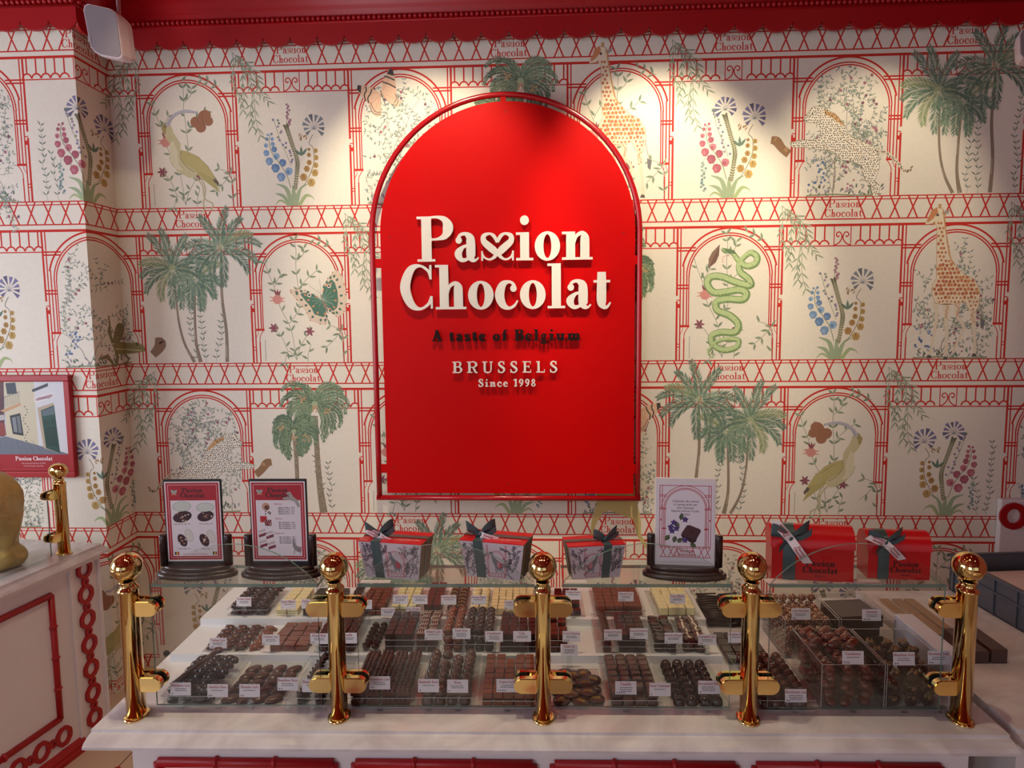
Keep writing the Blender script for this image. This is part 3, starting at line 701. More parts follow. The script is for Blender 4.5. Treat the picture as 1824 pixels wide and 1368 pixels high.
def leopard(I, flip=1):
    Z = lambda p: zp(p, 588, 1397, .000614); I.push(0, 0, 1, flip); I.up(6); rnd = random.Random(9)
    body = [(195, 1010), (290, 990), (370, 1000), (410, 960), (400, 890), (350, 875), (290, 870), (285, 840), (320, 800), (350, 765), (410, 765), (440, 785), (510, 820), (570, 890), (620, 980), (700, 1010), (780, 1050), (820, 1100), (830, 1200), (800, 1290), (840, 1330), (830, 1397), (790, 1397), (770, 1310), (735, 1290), (720, 1250), (700, 1180), (640, 1150), (560, 1140), (500, 1080), (460, 1070), (380, 1060), (300, 1045), (210, 1045)]
    tail = [(800, 1080, 26), (880, 1100, 24), (950, 1160, 24), (1000, 1220, 22), (1040, 1225, 20), (1055, 1200, 14)]
    I.line(Z(tail), .015, 'e6d8bc'); I.poly(Z(body), 'faf2e0'); I.up(); I.line([q for q in Z(body+[body[0]])], .0022, '8f7c58', False)
    I.poly(Z([(430, 790), (510, 820), (570, 890), (560, 900), (480, 840), (430, 815)]), 'd9a05c')
    for gx in range(200, 860, 16):
        for gy in range(760, 1397, 16):
            x = gx+rnd.uniform(-4, 4)+(8 if (gy//16) % 2 else 0); y = gy+rnd.uniform(-4, 4)
            if inside((x, y), body) and inside((x+5, y+5), body): (u, v), = Z([(x, y)]); I.disc(u, v, .0038, rnd.choice(['54432f', '6f5836', '463a30', '8f6a3c']), 5, .0030, rnd.uniform(0, 3))
    for q in catmull(Z(tail), 6): I.disc(q[0]+rnd.uniform(-.004, .004), q[1]+rnd.uniform(-.004, .004), .0034, '5a4c40', 5)
    I.disc(*Z([(345, 815)])[0], .004, '5a4a20', 6); I.line(Z([(290, 862), (320, 862)]), .003, '7a5a44')
    I.line(Z([(520, 900), (590, 1000), (700, 1110)]), .002, 'c9a050')
    I.up(); P = [(60, 990, 50), (100, 1000, 66), (140, 1050, 56), (190, 1090, 60)]; I.line(Z(P), .03, '96683c'); I.line([(x+.004, y+.006, w*.5) for x, y, w in Z(P)], .02, 'b98a54'); I.lay -= 8; I.pop()
def frog(I):
    Z = lambda p: zp(p, 643, 1235, .00067); I.up(6)
    for leg in ([(740, 1080, 20), (720, 1000, 24), (725, 950, 14), (720, 890, 8)], [(750, 1070, 24), (800, 970, 50), (820, 990, 40), (790, 1060, 30), (745, 1070, 20)], [(760, 1130, 20), (770, 1180, 24), (750, 1240, 14), (690, 1170, 24), (640, 1180, 14)], [(840, 1170, 16), (860, 1200, 14), (840, 1240, 10), (880, 1250, 8)]): I.line(Z(leg), .02, '7d7340')
    I.poly(Z([(740, 1090), (780, 1070), (860, 1085), (930, 1080), (980, 1110), (990, 1145), (900, 1160), (800, 1165), (750, 1140)]), '8c8048'); I.up()
    I.line(Z([(760, 1120), (850, 1130), (960, 1140)]), .006, 'c9c08c'); I.disc(*Z([(930, 1095)])[0], .007, '4a4428', 8)
    I.line(Z([(1060, 1080, 60), (1100, 1090, 84), (1080, 1130, 70), (1040, 1170, 56)]), .03, '8f6a52'); I.lay -= 7
def palm_frond(I, x, y, a, L, droop, cols, rnd, n=15, lw=.0030, ll=.042):
    pts = []; px, py = x, y
    for i in range(9):
        pts.append((px, py)); px += math.cos(a)*L/8; py += math.sin(a)*L/8
        a += (-droop if math.cos(a) > 0 else droop)*(0.12+.04*i)
    P = catmull(pts, 3); m = len(P); c = rnd.choice(cols); a0 = a
    for i in range(2, m):
        q = P[i]; b = math.atan2(P[i][1]-P[i-1][1], P[i][0]-P[i-1][0]); f = math.sin(PI*min(1, (i/m)*.85+.12))
        for s in (-1, 1):
            I.leaf(q[0], q[1], b+s*rnd.uniform(.5, .75), ll*(.35+.65*f), lw*1.9, rnd.choice(cols) if rnd.random() < .5 else c)
    I.line(pts, .0028, 'a9b88c', True, .001, 3)
def palms(I, flip=1):
    Z = lambda p: zp(p, 1375, 1225, .000676); I.push(0, 0, 1, flip); rnd = random.Random(21); I.up(2)
    for tr in ([(1335, 1215, 22), (1270, 1080, 17), (1235, 900, 15), (1225, 620, 13)], [(1380, 1215, 30), (1355, 1080, 20), (1355, 900, 17), (1365, 700, 15)], [(1570, 1215, 26), (1575, 1000, 22), (1555, 750, 20), (1565, 430, 16)]):
        q = Z(tr); I.line(q, .015, '8d7a66'); I.line([(x-.003, y, w*.4) for x, y, w in q], .015, 'ae9d86')
    I.up()
    dark = ['5a8068', '6b9078', '82a084', '4c7260']; lt = ['93a070', 'a6b080', '7f9868']
    for (x, y, R, fr) in ((1375, 640, .135, [(.2, dark), (-.4, dark), (.9, lt), (2.3, lt), (2.9, dark), (3.6, dark), (4.2, dark), (5.2, dark), (-1.1, dark)]),
                          (1215, 560, .18, [(2.05, dark), (1.25, dark), (.5, dark), (2.65, lt), (3.0, dark), (3.45, dark), (3.95, lt), (4.5, dark), (5.2, dark), (5.8, dark), (1.7, dark), (0, dark)]),
                          (1560, 425, .185, [(1.5, dark), (1.05, dark), (.45, dark), (0, dark), (-.35, dark), (2.0, dark), (2.75, dark), (3.15, dark), (3.6, dark), (4.15, dark), (5.0, dark), (.75, lt)])):
        (u, v), = Z([(x, y)]); I.up()
        for a, cols in fr: palm_frond(I, u, v, a, R*rnd.uniform(.9, 1.08), .2 if math.sin(a) > .8 else .55, cols, rnd)
    I.lay -= 6; I.pop()
def date_palm(I, flip=1):
    Z = lambda p: zp(p, 400, 1090, .000685); I.push(0, 0, 1, flip); rnd = random.Random(5); I.up(2)
    for tr in ([(330, 825+220, 30), (330, 900, 28), (330, 700, 30), (325, 560, 32)], [(510, 1085, 56), (490, 900, 44), (480, 700, 38), (475, 400, 36)]):
        q = Z(tr); I.line(q, .015, '8f7f66'); I.up()
        for p in catmull(q, 12): I.disc(p[0]+rnd.uniform(-.3, .3)*p[2], p[1], .003, rnd.choice(['c4b48c', '6b5c48']), 5)
        I.lay -= 1
    I.up(2); dark = ['55795c', '48694f', '6b8a68', '7d9870']
    for (x, y, R) in ((475, 320, .20), (320, 510, .14)):
        (u, v), = Z([(x, y)])
        for j in range(22):
            a = -.9+j*(PI+1.8)/21; palm_frond(I, u, v, a, R*rnd.uniform(.8, 1.05), 1.15, dark, rnd, ll=.026, lw=.0035)
        I.up(); 
        for dx, dy in ((.06, -.03), (-.06, .02), (0, -.02)):
            for _ in range(14): I.disc(u+dx+rnd.uniform(-.016, .016), v+dy+rnd.uniform(-.016, .016), .004, rnd.choice(['cda766', 'b98f5c', 'c9a27c']), 6)
    I.lay -= 6; sprigs(I, [(.075, 0, .30), (.12, 0, .24)], 3); I.pop()
def sprigs(I, L, seed):
    rnd = random.Random(seed); c = ['5f7468', '4c6258', '74887a']
    for (x, y, h) in L:
        pts = [(x, y)]; q = x; n = int(h/.026)
        for i in range(n): q += rnd.uniform(-.012, .012); pts.append((q, y+h*(i+1)/n))
        I.line(pts, .0014, '7f8f80', True, None, 2)
        for i, p in enumerate(pts[1:]):
            for s in (-1, 1): I.leaf(p[0], p[1], PI/2+s*rnd.uniform(.5, 1.1), rnd.uniform(.018, .028), .006, rnd.choice(c))
def bouquet(I, kind, flip=1):
    Z = lambda p: zp(p, 545, 1195, .000618); I.push(0, 0, 1, flip); rnd = random.Random(11); I.up(2)
    for L in ([(520, 1190, 34), (500, 1130, 36), (470, 1060, 26), (400, 1030, 6)], [(500, 1190, 24), (450, 1120, 26), (390, 1100, 5)], [(545, 1190, 34), (560, 1120, 32), (590, 1060, 16), (650, 1030, 4)], [(570, 1190, 26), (620, 1120, 24), (670, 1130, 8), (680, 1150, 4)], [(490, 1190, 14), (430, 1150, 14), (388, 1180, 4)], [(535, 1190, 30), (530, 1100, 30), (525, 1040, 5)]):
        I.line(Z(L), .01, rnd.choice(['bcc890', 'a9bb80', 'c6cd98', '9db28a']))
    I.line(Z([(540, 1080, 22), (560, 950, 26), (565, 860, 26), (530, 740, 24), (500, 640, 26), (490, 610, 24)]), .01, 'b9b48c'); 
    pts = catmull(Z([(540, 1080), (560, 950), (565, 860), (530, 740), (500, 640), (490, 610)]), 8); I.up()
    for i in range(1, len(pts)):
        a = math.atan2(pts[i][1]-pts[i-1][1], pts[i][0]-pts[i-1][0])
        for s in (-1, 1): I.leaf(pts[i][0], pts[i][1], a+s*1.0, .015, .0055, '5b5c40')
    I.lay -= 1
    # bell spike
    bell = (['6f97c4', '5482b4', '8db0d2'] if kind == 'blue' else ['b95068', 'a84460', 'c76f80'])
    st = [(510, 1060), (480, 960), (430, 880), (375, 800), (360, 720), (378, 660)]
    I.line(Z(st), .003, '6f7f50')
    for i, (x, y, r) in enumerate(((440, 980, 27), (400, 915, 27), (500, 940, 24), (355, 865, 24), (455, 878, 23), (410, 830, 21), (335, 805, 19), (395, 780, 18), (335, 750, 14), (385, 742, 14), (343, 705, 11), (384, 705, 12), (352, 675, 8), (380, 668, 8))):
        (u, v), = Z([(x, y)]); k = r*.00076; s = -1 if i % 2 == 0 else 1
        I.poly([(u-k, v), (u-k*.7, v+k*.8), (u, v+k), (u+k*.8, v+k*.7), (u+k, v-.1*k), (u+k*.5, v-k*.9), (u-k*.4, v-k*1.0)], bell[i % 3]); I.up(); I.leaf(u-k*.4, v+k*.3, -1.2, k*1.1, k*.9, bell[(i+2) % 3]); I.lay -= 1
    # yellow spike and fan flower
    I.line(Z([(600, 1060), (650, 980), (690, 880), (690, 780), (660, 740), (690, 680)]), .003, '7a7058')
    for i, (x, y, r) in enumerate(((665, 1025, 26), (608, 985, 24), (695, 955, 23), (635, 925, 20), (703, 900, 18), (655, 880, 17), (708, 845, 17), (655, 825, 14), (707, 795, 15), (657, 785, 10))):
        (u, v), = Z([(x, y)]); k = r*.00074
        I.poly([(u-k, v+.2*k), (u-.3*k, v+k), (u+.7*k, v+.8*k), (u+k, v-.1*k), (u+.5*k, v-.9*k), (u-.5*k, v-.9*k)], ['c9a04c', 'b98a3c'][i % 2]); I.up()
        for a in range(4): I.line([(u, v+k*.7), (u+k*(-.6+.4*a), v-k*.8)], .0012, '7d5a2c', False)
        I.lay -= 1
    def fan(x, y, R, cols):
        (u, v), = Z([(x, y)])
        for j in range(10):
            a = -.7+j*4.55/9; c, s = math.cos(a), math.sin(a); r0, r1 = R*.3, R*rnd.uniform(.85, 1.05)
            I.poly([(u+r0*c, v+r0*s), (u+r1*math.cos(a-.17), v+r1*math.sin(a-.17)), (u+r1*math.cos(a+.17), v+r1*math.sin(a+.17))], rnd.choice(cols))
            I.line([(u, v-.01), (u+r0*c, v+r0*s)], .0016, '7a8090', False)
    fan(700, 625, .056, ['6b7480', '5c6470', '7f8894'] if kind == 'blue' else ['62608c', '54527c', '7672a0'])
    if kind != 'blue': fan(492, 560, .052, ['62608c', '54527c', '7672a0'])
    else:
        I.line(Z([(495, 610), (515, 460)]), .002, '7a6a60')
        for j in range(12):
            (u, v), = Z([(513+rnd.uniform(-16, 12), 460+j*14)]); I.disc(u, v, .0055+.001*(j/6), rnd.choice(['a86a80', '94607c', 'b98494']), 7)
    I.line(Z([(520, 900), (480, 800), (440, 700), (400, 560)]), .002, '6f7f60')
    for j in range(16):
        t = j/15; (u, v), = Z([(520-120*t+rnd.uniform(-24, 24), 880-320*t+rnd.uniform(-10, 10))]); I.disc(u, v, .006, rnd.choice(['7f78a0', '8a9080', '6b7f6c', '9a88a8']), 6)
    for j in range(10): (u, v), = Z([(600+rnd.uniform(-18, 40), 700+j*2+rnd.uniform(-14, 14))]); I.leaf(u, v, rnd.uniform(.3, 2), .018, .007, rnd.choice(['b08a58', '9c7848']))
    for a in (.9, 1.6, 2.4): (u, v), = Z([(600, 830)]); I.leaf(u, v, a, .045, .014, '5a7a68')
    # drooping spray
    I.line(Z([(430, 960), (380, 900), (352, 905), (340, 1000)] if kind != 'blue' else [(420, 1000), (415, 985)]), .0015, '8a8a80')
    if kind != 'blue':
        for j in range(16): (u, v), = Z([(345+rnd.uniform(-18, 18), 940+j*13)]); I.disc(u, v, .0062, rnd.choice(['7f9c98', '6b8a90', '93aca0']), 7)
    I.lay -= 2; I.pop()
def willow(I, flip=1, seed=2):
    "branch hanging down from the band at the left of a panel; origin: panel centre, floor"
    Z = lambda p: zp(p, 545, 1195, .000618); I.push(0, 0, 1, flip); I.up(4); rnd = random.Random(seed)
    c = ['93a284', '84957a', 'a3b092']
    for st in ([(110, 80), (150, 120), (190, 170), (230, 260), (260, 380), (265, 560), (300, 690)], [(110, 80), (120, 160), (110, 290), (150, 400), (175, 500)], [(180, 130), (240, 180), (290, 260), (310, 360), (370, 440)], [(190, 170), (180, 300), (190, 430)], [(250, 400), (230, 500), (240, 620)], [(240, 250), (300, 330)]):
        q = Z(st); I.line(q, .002, '76805c'); P = catmull(q, 5)
        for i in range(3, len(P), 2):
            a = math.atan2(P[i][1]-P[i-1][1], P[i][0]-P[i-1][0])
            for s in (-1, 1): I.leaf(P[i][0], P[i][1], a+s*rnd.uniform(.3, .75), rnd.uniform(.030, .048), .008, rnd.choice(c))
    I.lay -= 4; I.pop()

def wallpaper():
    I = Ink(); u0, u1 = -3.7, 2.75
    for r in range(1, 5):
        z = Z1-PV*(r-1); off = 0 if r % 2 else .5
        band(I, u0, u1, z, [U0+PU*(k+off+.5) for k in range(-3, 5)])
        for k in range(-3, 5):
            ua = U0+PU*(k+off)
            if ua > -2.95 and ua < 2.9: arch(I, ua, z); 
            if ua+PU/2 > -3.2: valance(I, ua+PU/2, z)
    z = Z1-PV*4; band(I, u0, u1, z, [U0+PU*(k+.5) for k in range(-3, 5)])
    I.up()
    def at(r, k, f, *a):
        I.push(U0+PU*k, Z1-PV*(r-1)-BASE); f(I, *a); I.pop()
    at(1, -1, vine_fine, 1); at(1, 0, vine_leafy, 1); at(1, 0, crane); at(1, 1, vine_fine, 2, -1); at(1, 1, butterfly_orange); at(1, 2, vine_leafy, 3); at(1, 2, giraffe); at(1, 3, vine_fine, 4); at(1, 3, leopard)
    at(1, -.5, bouquet, 'pink'); at(1, -.5, willow, -1); at(1, .5, bouquet, 'blue'); at(1, .5, willow); at(1, 1.5, date_palm); at(1, 2.5, bouquet, 'pink'); at(1, 2.5, willow); at(1, 3.5, palms)
    I.push(U0-PU*.5, Z1-BASE); sprigs(I, [(-.19, .0, .32), (-.14, .0, .2)], 8); I.pop()
    I.push(U0+PU*3.5, Z1-BASE); sprigs(I, [(.08, 0, .36), (.03, 0, .22), (.24, 0, .4)], 9); I.pop()
    at(2, -.5, vine_fine, 5); at(2, -.5, frog); at(2, .5, vine_leafy, 6); at(2, .5, butterfly_green); at(2, 1.5, vine_fine, 7); at(2, 2.5, vine_leafy, 8); at(2, 2.5, snake); at(2, 3.5, vine_fine, 9); at(2, 3.5, giraffe)
    at(2, -1, bouquet, 'pink'); at(2, 0, palms); at(2, 1, willow); at(2, 2, date_palm, -1); at(2, 3, bouquet, 'blue'); at(2, 3, willow); at(2, 4, willow)
    I.push(U0, Z1-PV-BASE); sprigs(I, [(-.02, 0, .26), (.03, 0, .3), (.08, 0, .22)], 12); I.pop()
    at(3, -1, vine_fine, 10); at(3, 0, vine_fine, 11); at(3, 0, leopard, -1); at(3, 1, vine_leafy, 12); at(3, 2, vine_fine, 13); at(3, 2, butterfly_orange, -1); at(3, 3, vine_leafy, 14); at(3, 3, crane, -1); at(3, 4, vine_fine, 15)
    at(3, -.5, bouquet, 'pink', -1); at(3, -.5, willow, -1); at(3, .5, date_palm); at(3, 1.5, bouquet, 'pink', -1); at(3, 2.5, palms, -1); at(3, 3.5, bouquet, 'pink', -1); at(3, 3.5, willow)
    I.push(U0+PU*3.5, Z1-2*PV-BASE); sprigs(I, [(.2, 0, .34), (.16, .0, .2)], 14); I.pop()
    I.push(U0+PU*2.5, Z1-2*PV-BASE); sprigs(I, [(-.04, 0, .26), (.06, 0, .3)], 15); I.pop()
    I.push(U0+PU*2, Z1-2*PV-BASE); I.up(6)   # yellow long-legged animal whose legs hang over the band
    I.poly([(-.10, .12), (-.02, .16), (.07, .14), (.10, .08), (.06, -.02), (-.04, .02), (-.10, .0)], 'cdb668')
    I.line([(-.08, .04, .05), (-.115, -.05, .022), (-.12, -.12, .012)], .02, 'cdb668'); I.line([(.06, .05, .06), (.09, -.03, .034), (.10, -.10, .02), (.14, -.16, .016)], .02, 'cdb668'); I.lay -= 6; I.pop()
    at(4, -.5, vine_leafy, 16); at(4, .5, vine_fine, 17); at(4, 1.5, vine_fine, 18); at(4, 2.5, vine_fine, 19); at(4, 3.5, vine_leafy, 20)
    at(4, -.5, crane, -1); at(4, 0, bouquet, 'blue', -1); at(4, 1, palms); at(4, 2, bouquet, 'blue'); at(4, 3, bouquet, 'pink'); at(4, -1, bouquet, 'blue')
    return I

PX, PY = -2.005, 3.09           # convex corner of the pillar; the back wall is at Y = 3.35
WY = 3.35; UC1 = -2.019; UC2 = UC1-.165
def build_walls():
    I = wallpaper(); RL = lin(RED); CL = lin(CREAM)
    bm = bmesh.new(); cl = bm.faces.layers.int.new('ci'); cols = []; ni = 0
    for (q, col, lay) in I.P:
        if col != RL: col = tuple(c*.86+g*.05+k*.08 for c, k, g in zip(col, CL, (sum(col)/3,)*3))
        lo, hi = min(p[1] for p in q), max(p[1] for p in q)
        if hi < 0 or lo > 3.1: continue
        ar = sum(q[i][0]*q[(i+1) % len(q)][1]-q[(i+1) % len(q)][0]*q[i][1] for i in range(len(q)))
        if abs(ar) < 1e-9: continue
        if ar < 0: q = q[::-1]
        ni += 1; vs = [bm.verts.new((a, b, lay*7e-5+(ni*7 % 59)*1.1e-6)) for a, b in q]
        f = bm.faces.new(vs); f[cl] = len(cols); cols.append(col)
    base = lin(CREAM)
    for (a, b) in ((-4.0, UC2), (UC2, UC1), (UC1, 2.9)):
        f = bm.faces.new([bm.verts.new(p) for p in ((a, 0, 0), (b, 0, 0), (b, 3.25, 0), (a, 3.25, 0))]); f[cl] = len(cols)
    cols.append(base)
    for uc in (UC1, UC2):
        g = [f for f in bm.faces if min(v.co.x for v in f.verts) < uc-1e-5 and max(v.co.x for v in f.verts) > uc+1e-5]
        geom = list({e for f in g for e in f.edges})+list({v for f in g for v in f.verts})+g
        if g: bmesh.ops.bisect_plane(bm, geom=geom, plane_co=(uc, 0, 0), plane_no=(1, 0, 0), dist=1e-6)
    sides = {0: MB(), 1: MB(), 2: MB()}
    for f in bm.faces:
        uc = sum(v.co.x for v in f.verts)/len(f.verts)
        k = 0 if uc > UC1 else (1 if uc > UC2 else 2); out = []
        for v in f.verts:
            u, z, h = v.co
            if k == 0: out.append((u, WY-h, z))
            elif k == 1: out.append((PX+(UC1-PX)*(1-(UC1-u)/.165)+h, PY+(WY-PY)*(1-(UC1-u)/.165), z))
            else: out.append((PX-(UC2-u), PY-h, z))
        mb = sides[k]; mb.add(out, [list(range(len(out)))], 0, False, None); mb.c[-1] = cols[f[cl]]
    bm.free()
    mb_ink_build(sides[0], 'wall_back', M_INK, kind='structure')
    sides[2].merge(sides[1]); mb_ink_build(sides[2], 'wall_left', M_INK, kind='structure')
build_walls()
# ------------------------------------------------------------------ room shell
def shell():
    MB().box(-4.2, 4.2, -2.6, 3.5, -0.1, 0, 0).build('floor', mat_floor(), kind='structure')
    MB().box(-4.2, 4.2, -2.6, 3.5, 3.36, 3.46, 0).build('ceiling', M_CEIL, kind='structure')
    m = MB(); m.box(-4.2, -4.1, -2.6, .4, 0, 3.36); m.box(-4.2, -4.1, 2.2, 3.5, 0, 3.36); m.box(-4.2, -4.1, .4, 2.2, 0, 1.0); m.box(-4.2, -4.1, .4, 2.2, 2.5, 3.36)
    m.build('wall_left_far', mat('warm_plaster', 'cdb4a2', 0.8), kind='structure')
    w = MB()
    for (y0, y1, q0, q1) in ((.4, .46, 1.0, 2.5), (2.14, 2.2, 1.0, 2.5), (.4, 2.2, 1.0, 1.06), (.4, 2.2, 2.44, 2.5), (1.28, 1.32, 1.0, 2.5)): w.box(-4.18, -4.12, y0, y1, q0, q1)
    w.build('window_3', M_WHITE, kind='structure')
    MB().box(3.0, 3.1, -2.6, 3.5, 0, 3.36, 0).build('wall_right', mat('rose_bounce_plaster', 'b8695a', 0.8), kind='structure')  # unseen wall, tinted rose so its bounced light reddens the right side
    # shop front behind the camera: piers, sill and head around three window openings
    m = MB()
    y0, y1 = -2.5, -2.35
    for (a, b) in ((-4.1, -3.8), (-1.5, -1.1), (-0.2, 0.0), (2.5, 3.0)): m.box(a, b, y0, y1, 0, 3.36)
    m.box(-3.8, -1.5, y0, y1, 0, .7); m.box(-3.8, -1.5, y0, y1, 2.95, 3.36)
    m.box(-1.1, -0.2, y0, y1, 2.95, 3.36); m.box(0.0, 2.5, y0, y1, 0, .9); m.box(0.0, 2.5, y0, y1, 2.95, 3.36)
    m.build('wall_front', M_MOULD, kind='structure')
    k = 0
    for (a, b, z0) in ((-3.8, -1.5, .7), (0, 2.5, .9)):
        k += 1; w = MB()
        for (x0, x1, q0, q1) in ((a, a+.06, z0, 2.95), (b-.06, b, z0, 2.95), ((a+b)/2-.03, (a+b)/2+.03, z0, 2.95), (a, b, z0, z0+.06), (a, b, 2.89, 2.95), (a, b, 2.2, 2.25)): w.box(x0, x1, -2.47, -2.40, q0, q1)
        w.build('window_%d' % k, M_WHITE, kind='structure')
    d = MB(); d.box(-1.1, -1.0, -2.47, -2.40, 0, 2.95); d.box(-.3, -.2, -2.47, -2.40, 0, 2.95); d.box(-1.1, -.2, -2.47, -2.40, 2.85, 2.95); d.box(-1.0, -.3, -2.47, -2.40, 0, .3); d.build('door_1', M_MOULD, kind='structure')
def mat_floor():
    m = bpy.data.materials.new('floor_tiles'); m.use_nodes = True; nt = m.node_tree; n = nt.nodes; L = nt.links; b = n['Principled BSDF']; b.inputs['Roughness'].default_value = .35
    tc = n.new('ShaderNodeTexCoord'); br = n.new('ShaderNodeTexBrick'); br.offset = 0; br.inputs['Scale'].default_value = 1
    br.inputs['Brick Width'].default_value = .42; br.inputs['Row Height'].default_value = .42; br.inputs['Mortar Size'].default_value = .0025
    br.inputs['Color1'].default_value = (*lin('d9bfa6'), 1); br.inputs['Color2'].default_value = (*lin('d2b59b'), 1); br.inputs['Mortar'].default_value = (*lin('5a3a34'), 1)
    L.new(tc.outputs['Object'], br.inputs['Vector']); 
    sc = n.new('ShaderNodeVectorMath'); sc.operation = 'SCALE'; sc.inputs['Scale'].default_value = 1/.42; L.new(tc.outputs['Object'], sc.inputs[0])
    fr = n.new('ShaderNodeVectorMath'); fr.operation = 'FRACTION'; L.new(sc.outputs[0], fr.inputs[0])
    su = n.new('ShaderNodeVectorMath'); su.operation = 'SUBTRACT'; su.inputs[1].default_value = (.5, .5, .5); L.new(fr.outputs[0], su.inputs[0])
    ab = n.new('ShaderNodeVectorMath'); ab.operation = 'ABSOLUTE'; L.new(su.outputs[0], ab.inputs[0])
    dt = n.new('ShaderNodeVectorMath'); dt.operation = 'DOT_PRODUCT'; dt.inputs[1].default_value = (1, 1, 0); L.new(ab.outputs[0], dt.inputs[0])
    gt = n.new('ShaderNodeMath'); gt.operation = 'GREATER_THAN'; gt.inputs[1].default_value = .88; L.new(dt.outputs['Value'], gt.inputs[0])
    mx = n.new('ShaderNodeMix'); mx.data_type = 'RGBA'; L.new(gt.outputs[0], mx.inputs[0]); L.new(br.outputs[0], mx.inputs[6]); mx.inputs[7].default_value = (*lin('a80c18'), 1)
    L.new(mx.outputs[2], b.inputs['Base Color']); MATS['floor_tiles'] = m; return m
shell()

# ------------------------------------------------------------------ red cornice with beads and scallops
def cornice(name, x0, x1, y, wrap=None):
    m = MB(); zb = 2.923; d = .1225
    # scalloped apron board
    n = int(round((x1-x0)/d)); d = (x1-x0)/n
    poly = [(x0, 3.02)]
    pts = []
    for i in range(n):
        a = x0+i*d
        for k in range(13):
            t = k/12; ang = PI*t; q = (a+d/2-d/2*math.cos(ang)*.985, zb+.037-.038*math.sin(ang))
            pts.append(q)
    top = 3.02
    vs = []; fs = []
    for (a, z) in pts: vs += [(a, y-.062, z), (a, y-.062, top), (a, y-.045, z), (a, y-.045, top)]
    for i in range(len(pts)-1):
        b = i*4; fs += [(b, b+4, b+5, b+1), (b+2, b+3, b+7, b+6), (b, b+2, b+6, b+4)]
    m.add(vs, fs)
    # profile swept above the apron
    prof = [(y-.045, 3.012), (y-.066, 3.012), (y-.068, 3.016), (y-.064, 3.022), (y-.064, 3.042), (y-.074, 3.048), (y-.076, 3.06), (y-.085, 3.066), (y-.088, 3.075), (y-.095, 3.08), (y-.098, 3.10), (y-.125, 3.12), (y-.165, 3.15), (y-.18, 3.19), (y-.185, 3.25), (y-.26, 3.30), (y-.30, 3.36), (y-.0, 3.36), (y-.0, 3.012)]
    m.prism([(p[0], p[1]) for p in prof], lambda a, b: (x0, a, b), (x1-x0, 0, 0), 0, 0, True)
    n = int((x1-x0)/.0225)
    for i in range(n): m.ell((x0+(i+.5)*(x1-x0)/n, y-.071, 3.031), (.0108, .0105, .0108), 10, 7)
    return m
cornice('trim_1', -1.99, 2.98, WY).build('trim_1', M_MOULD, kind='structure')
mm = cornice('trim_2', -4.0, PX+.062, PY); c2 = cornice('x', -.062, .25, 0)
mm.merge(c2, Matrix.Translation((PX, PY, 0)) @ Matrix.Rotation(PI/2, 4, 'Z'))
mm.build('trim_2', M_MOULD, kind='structure')

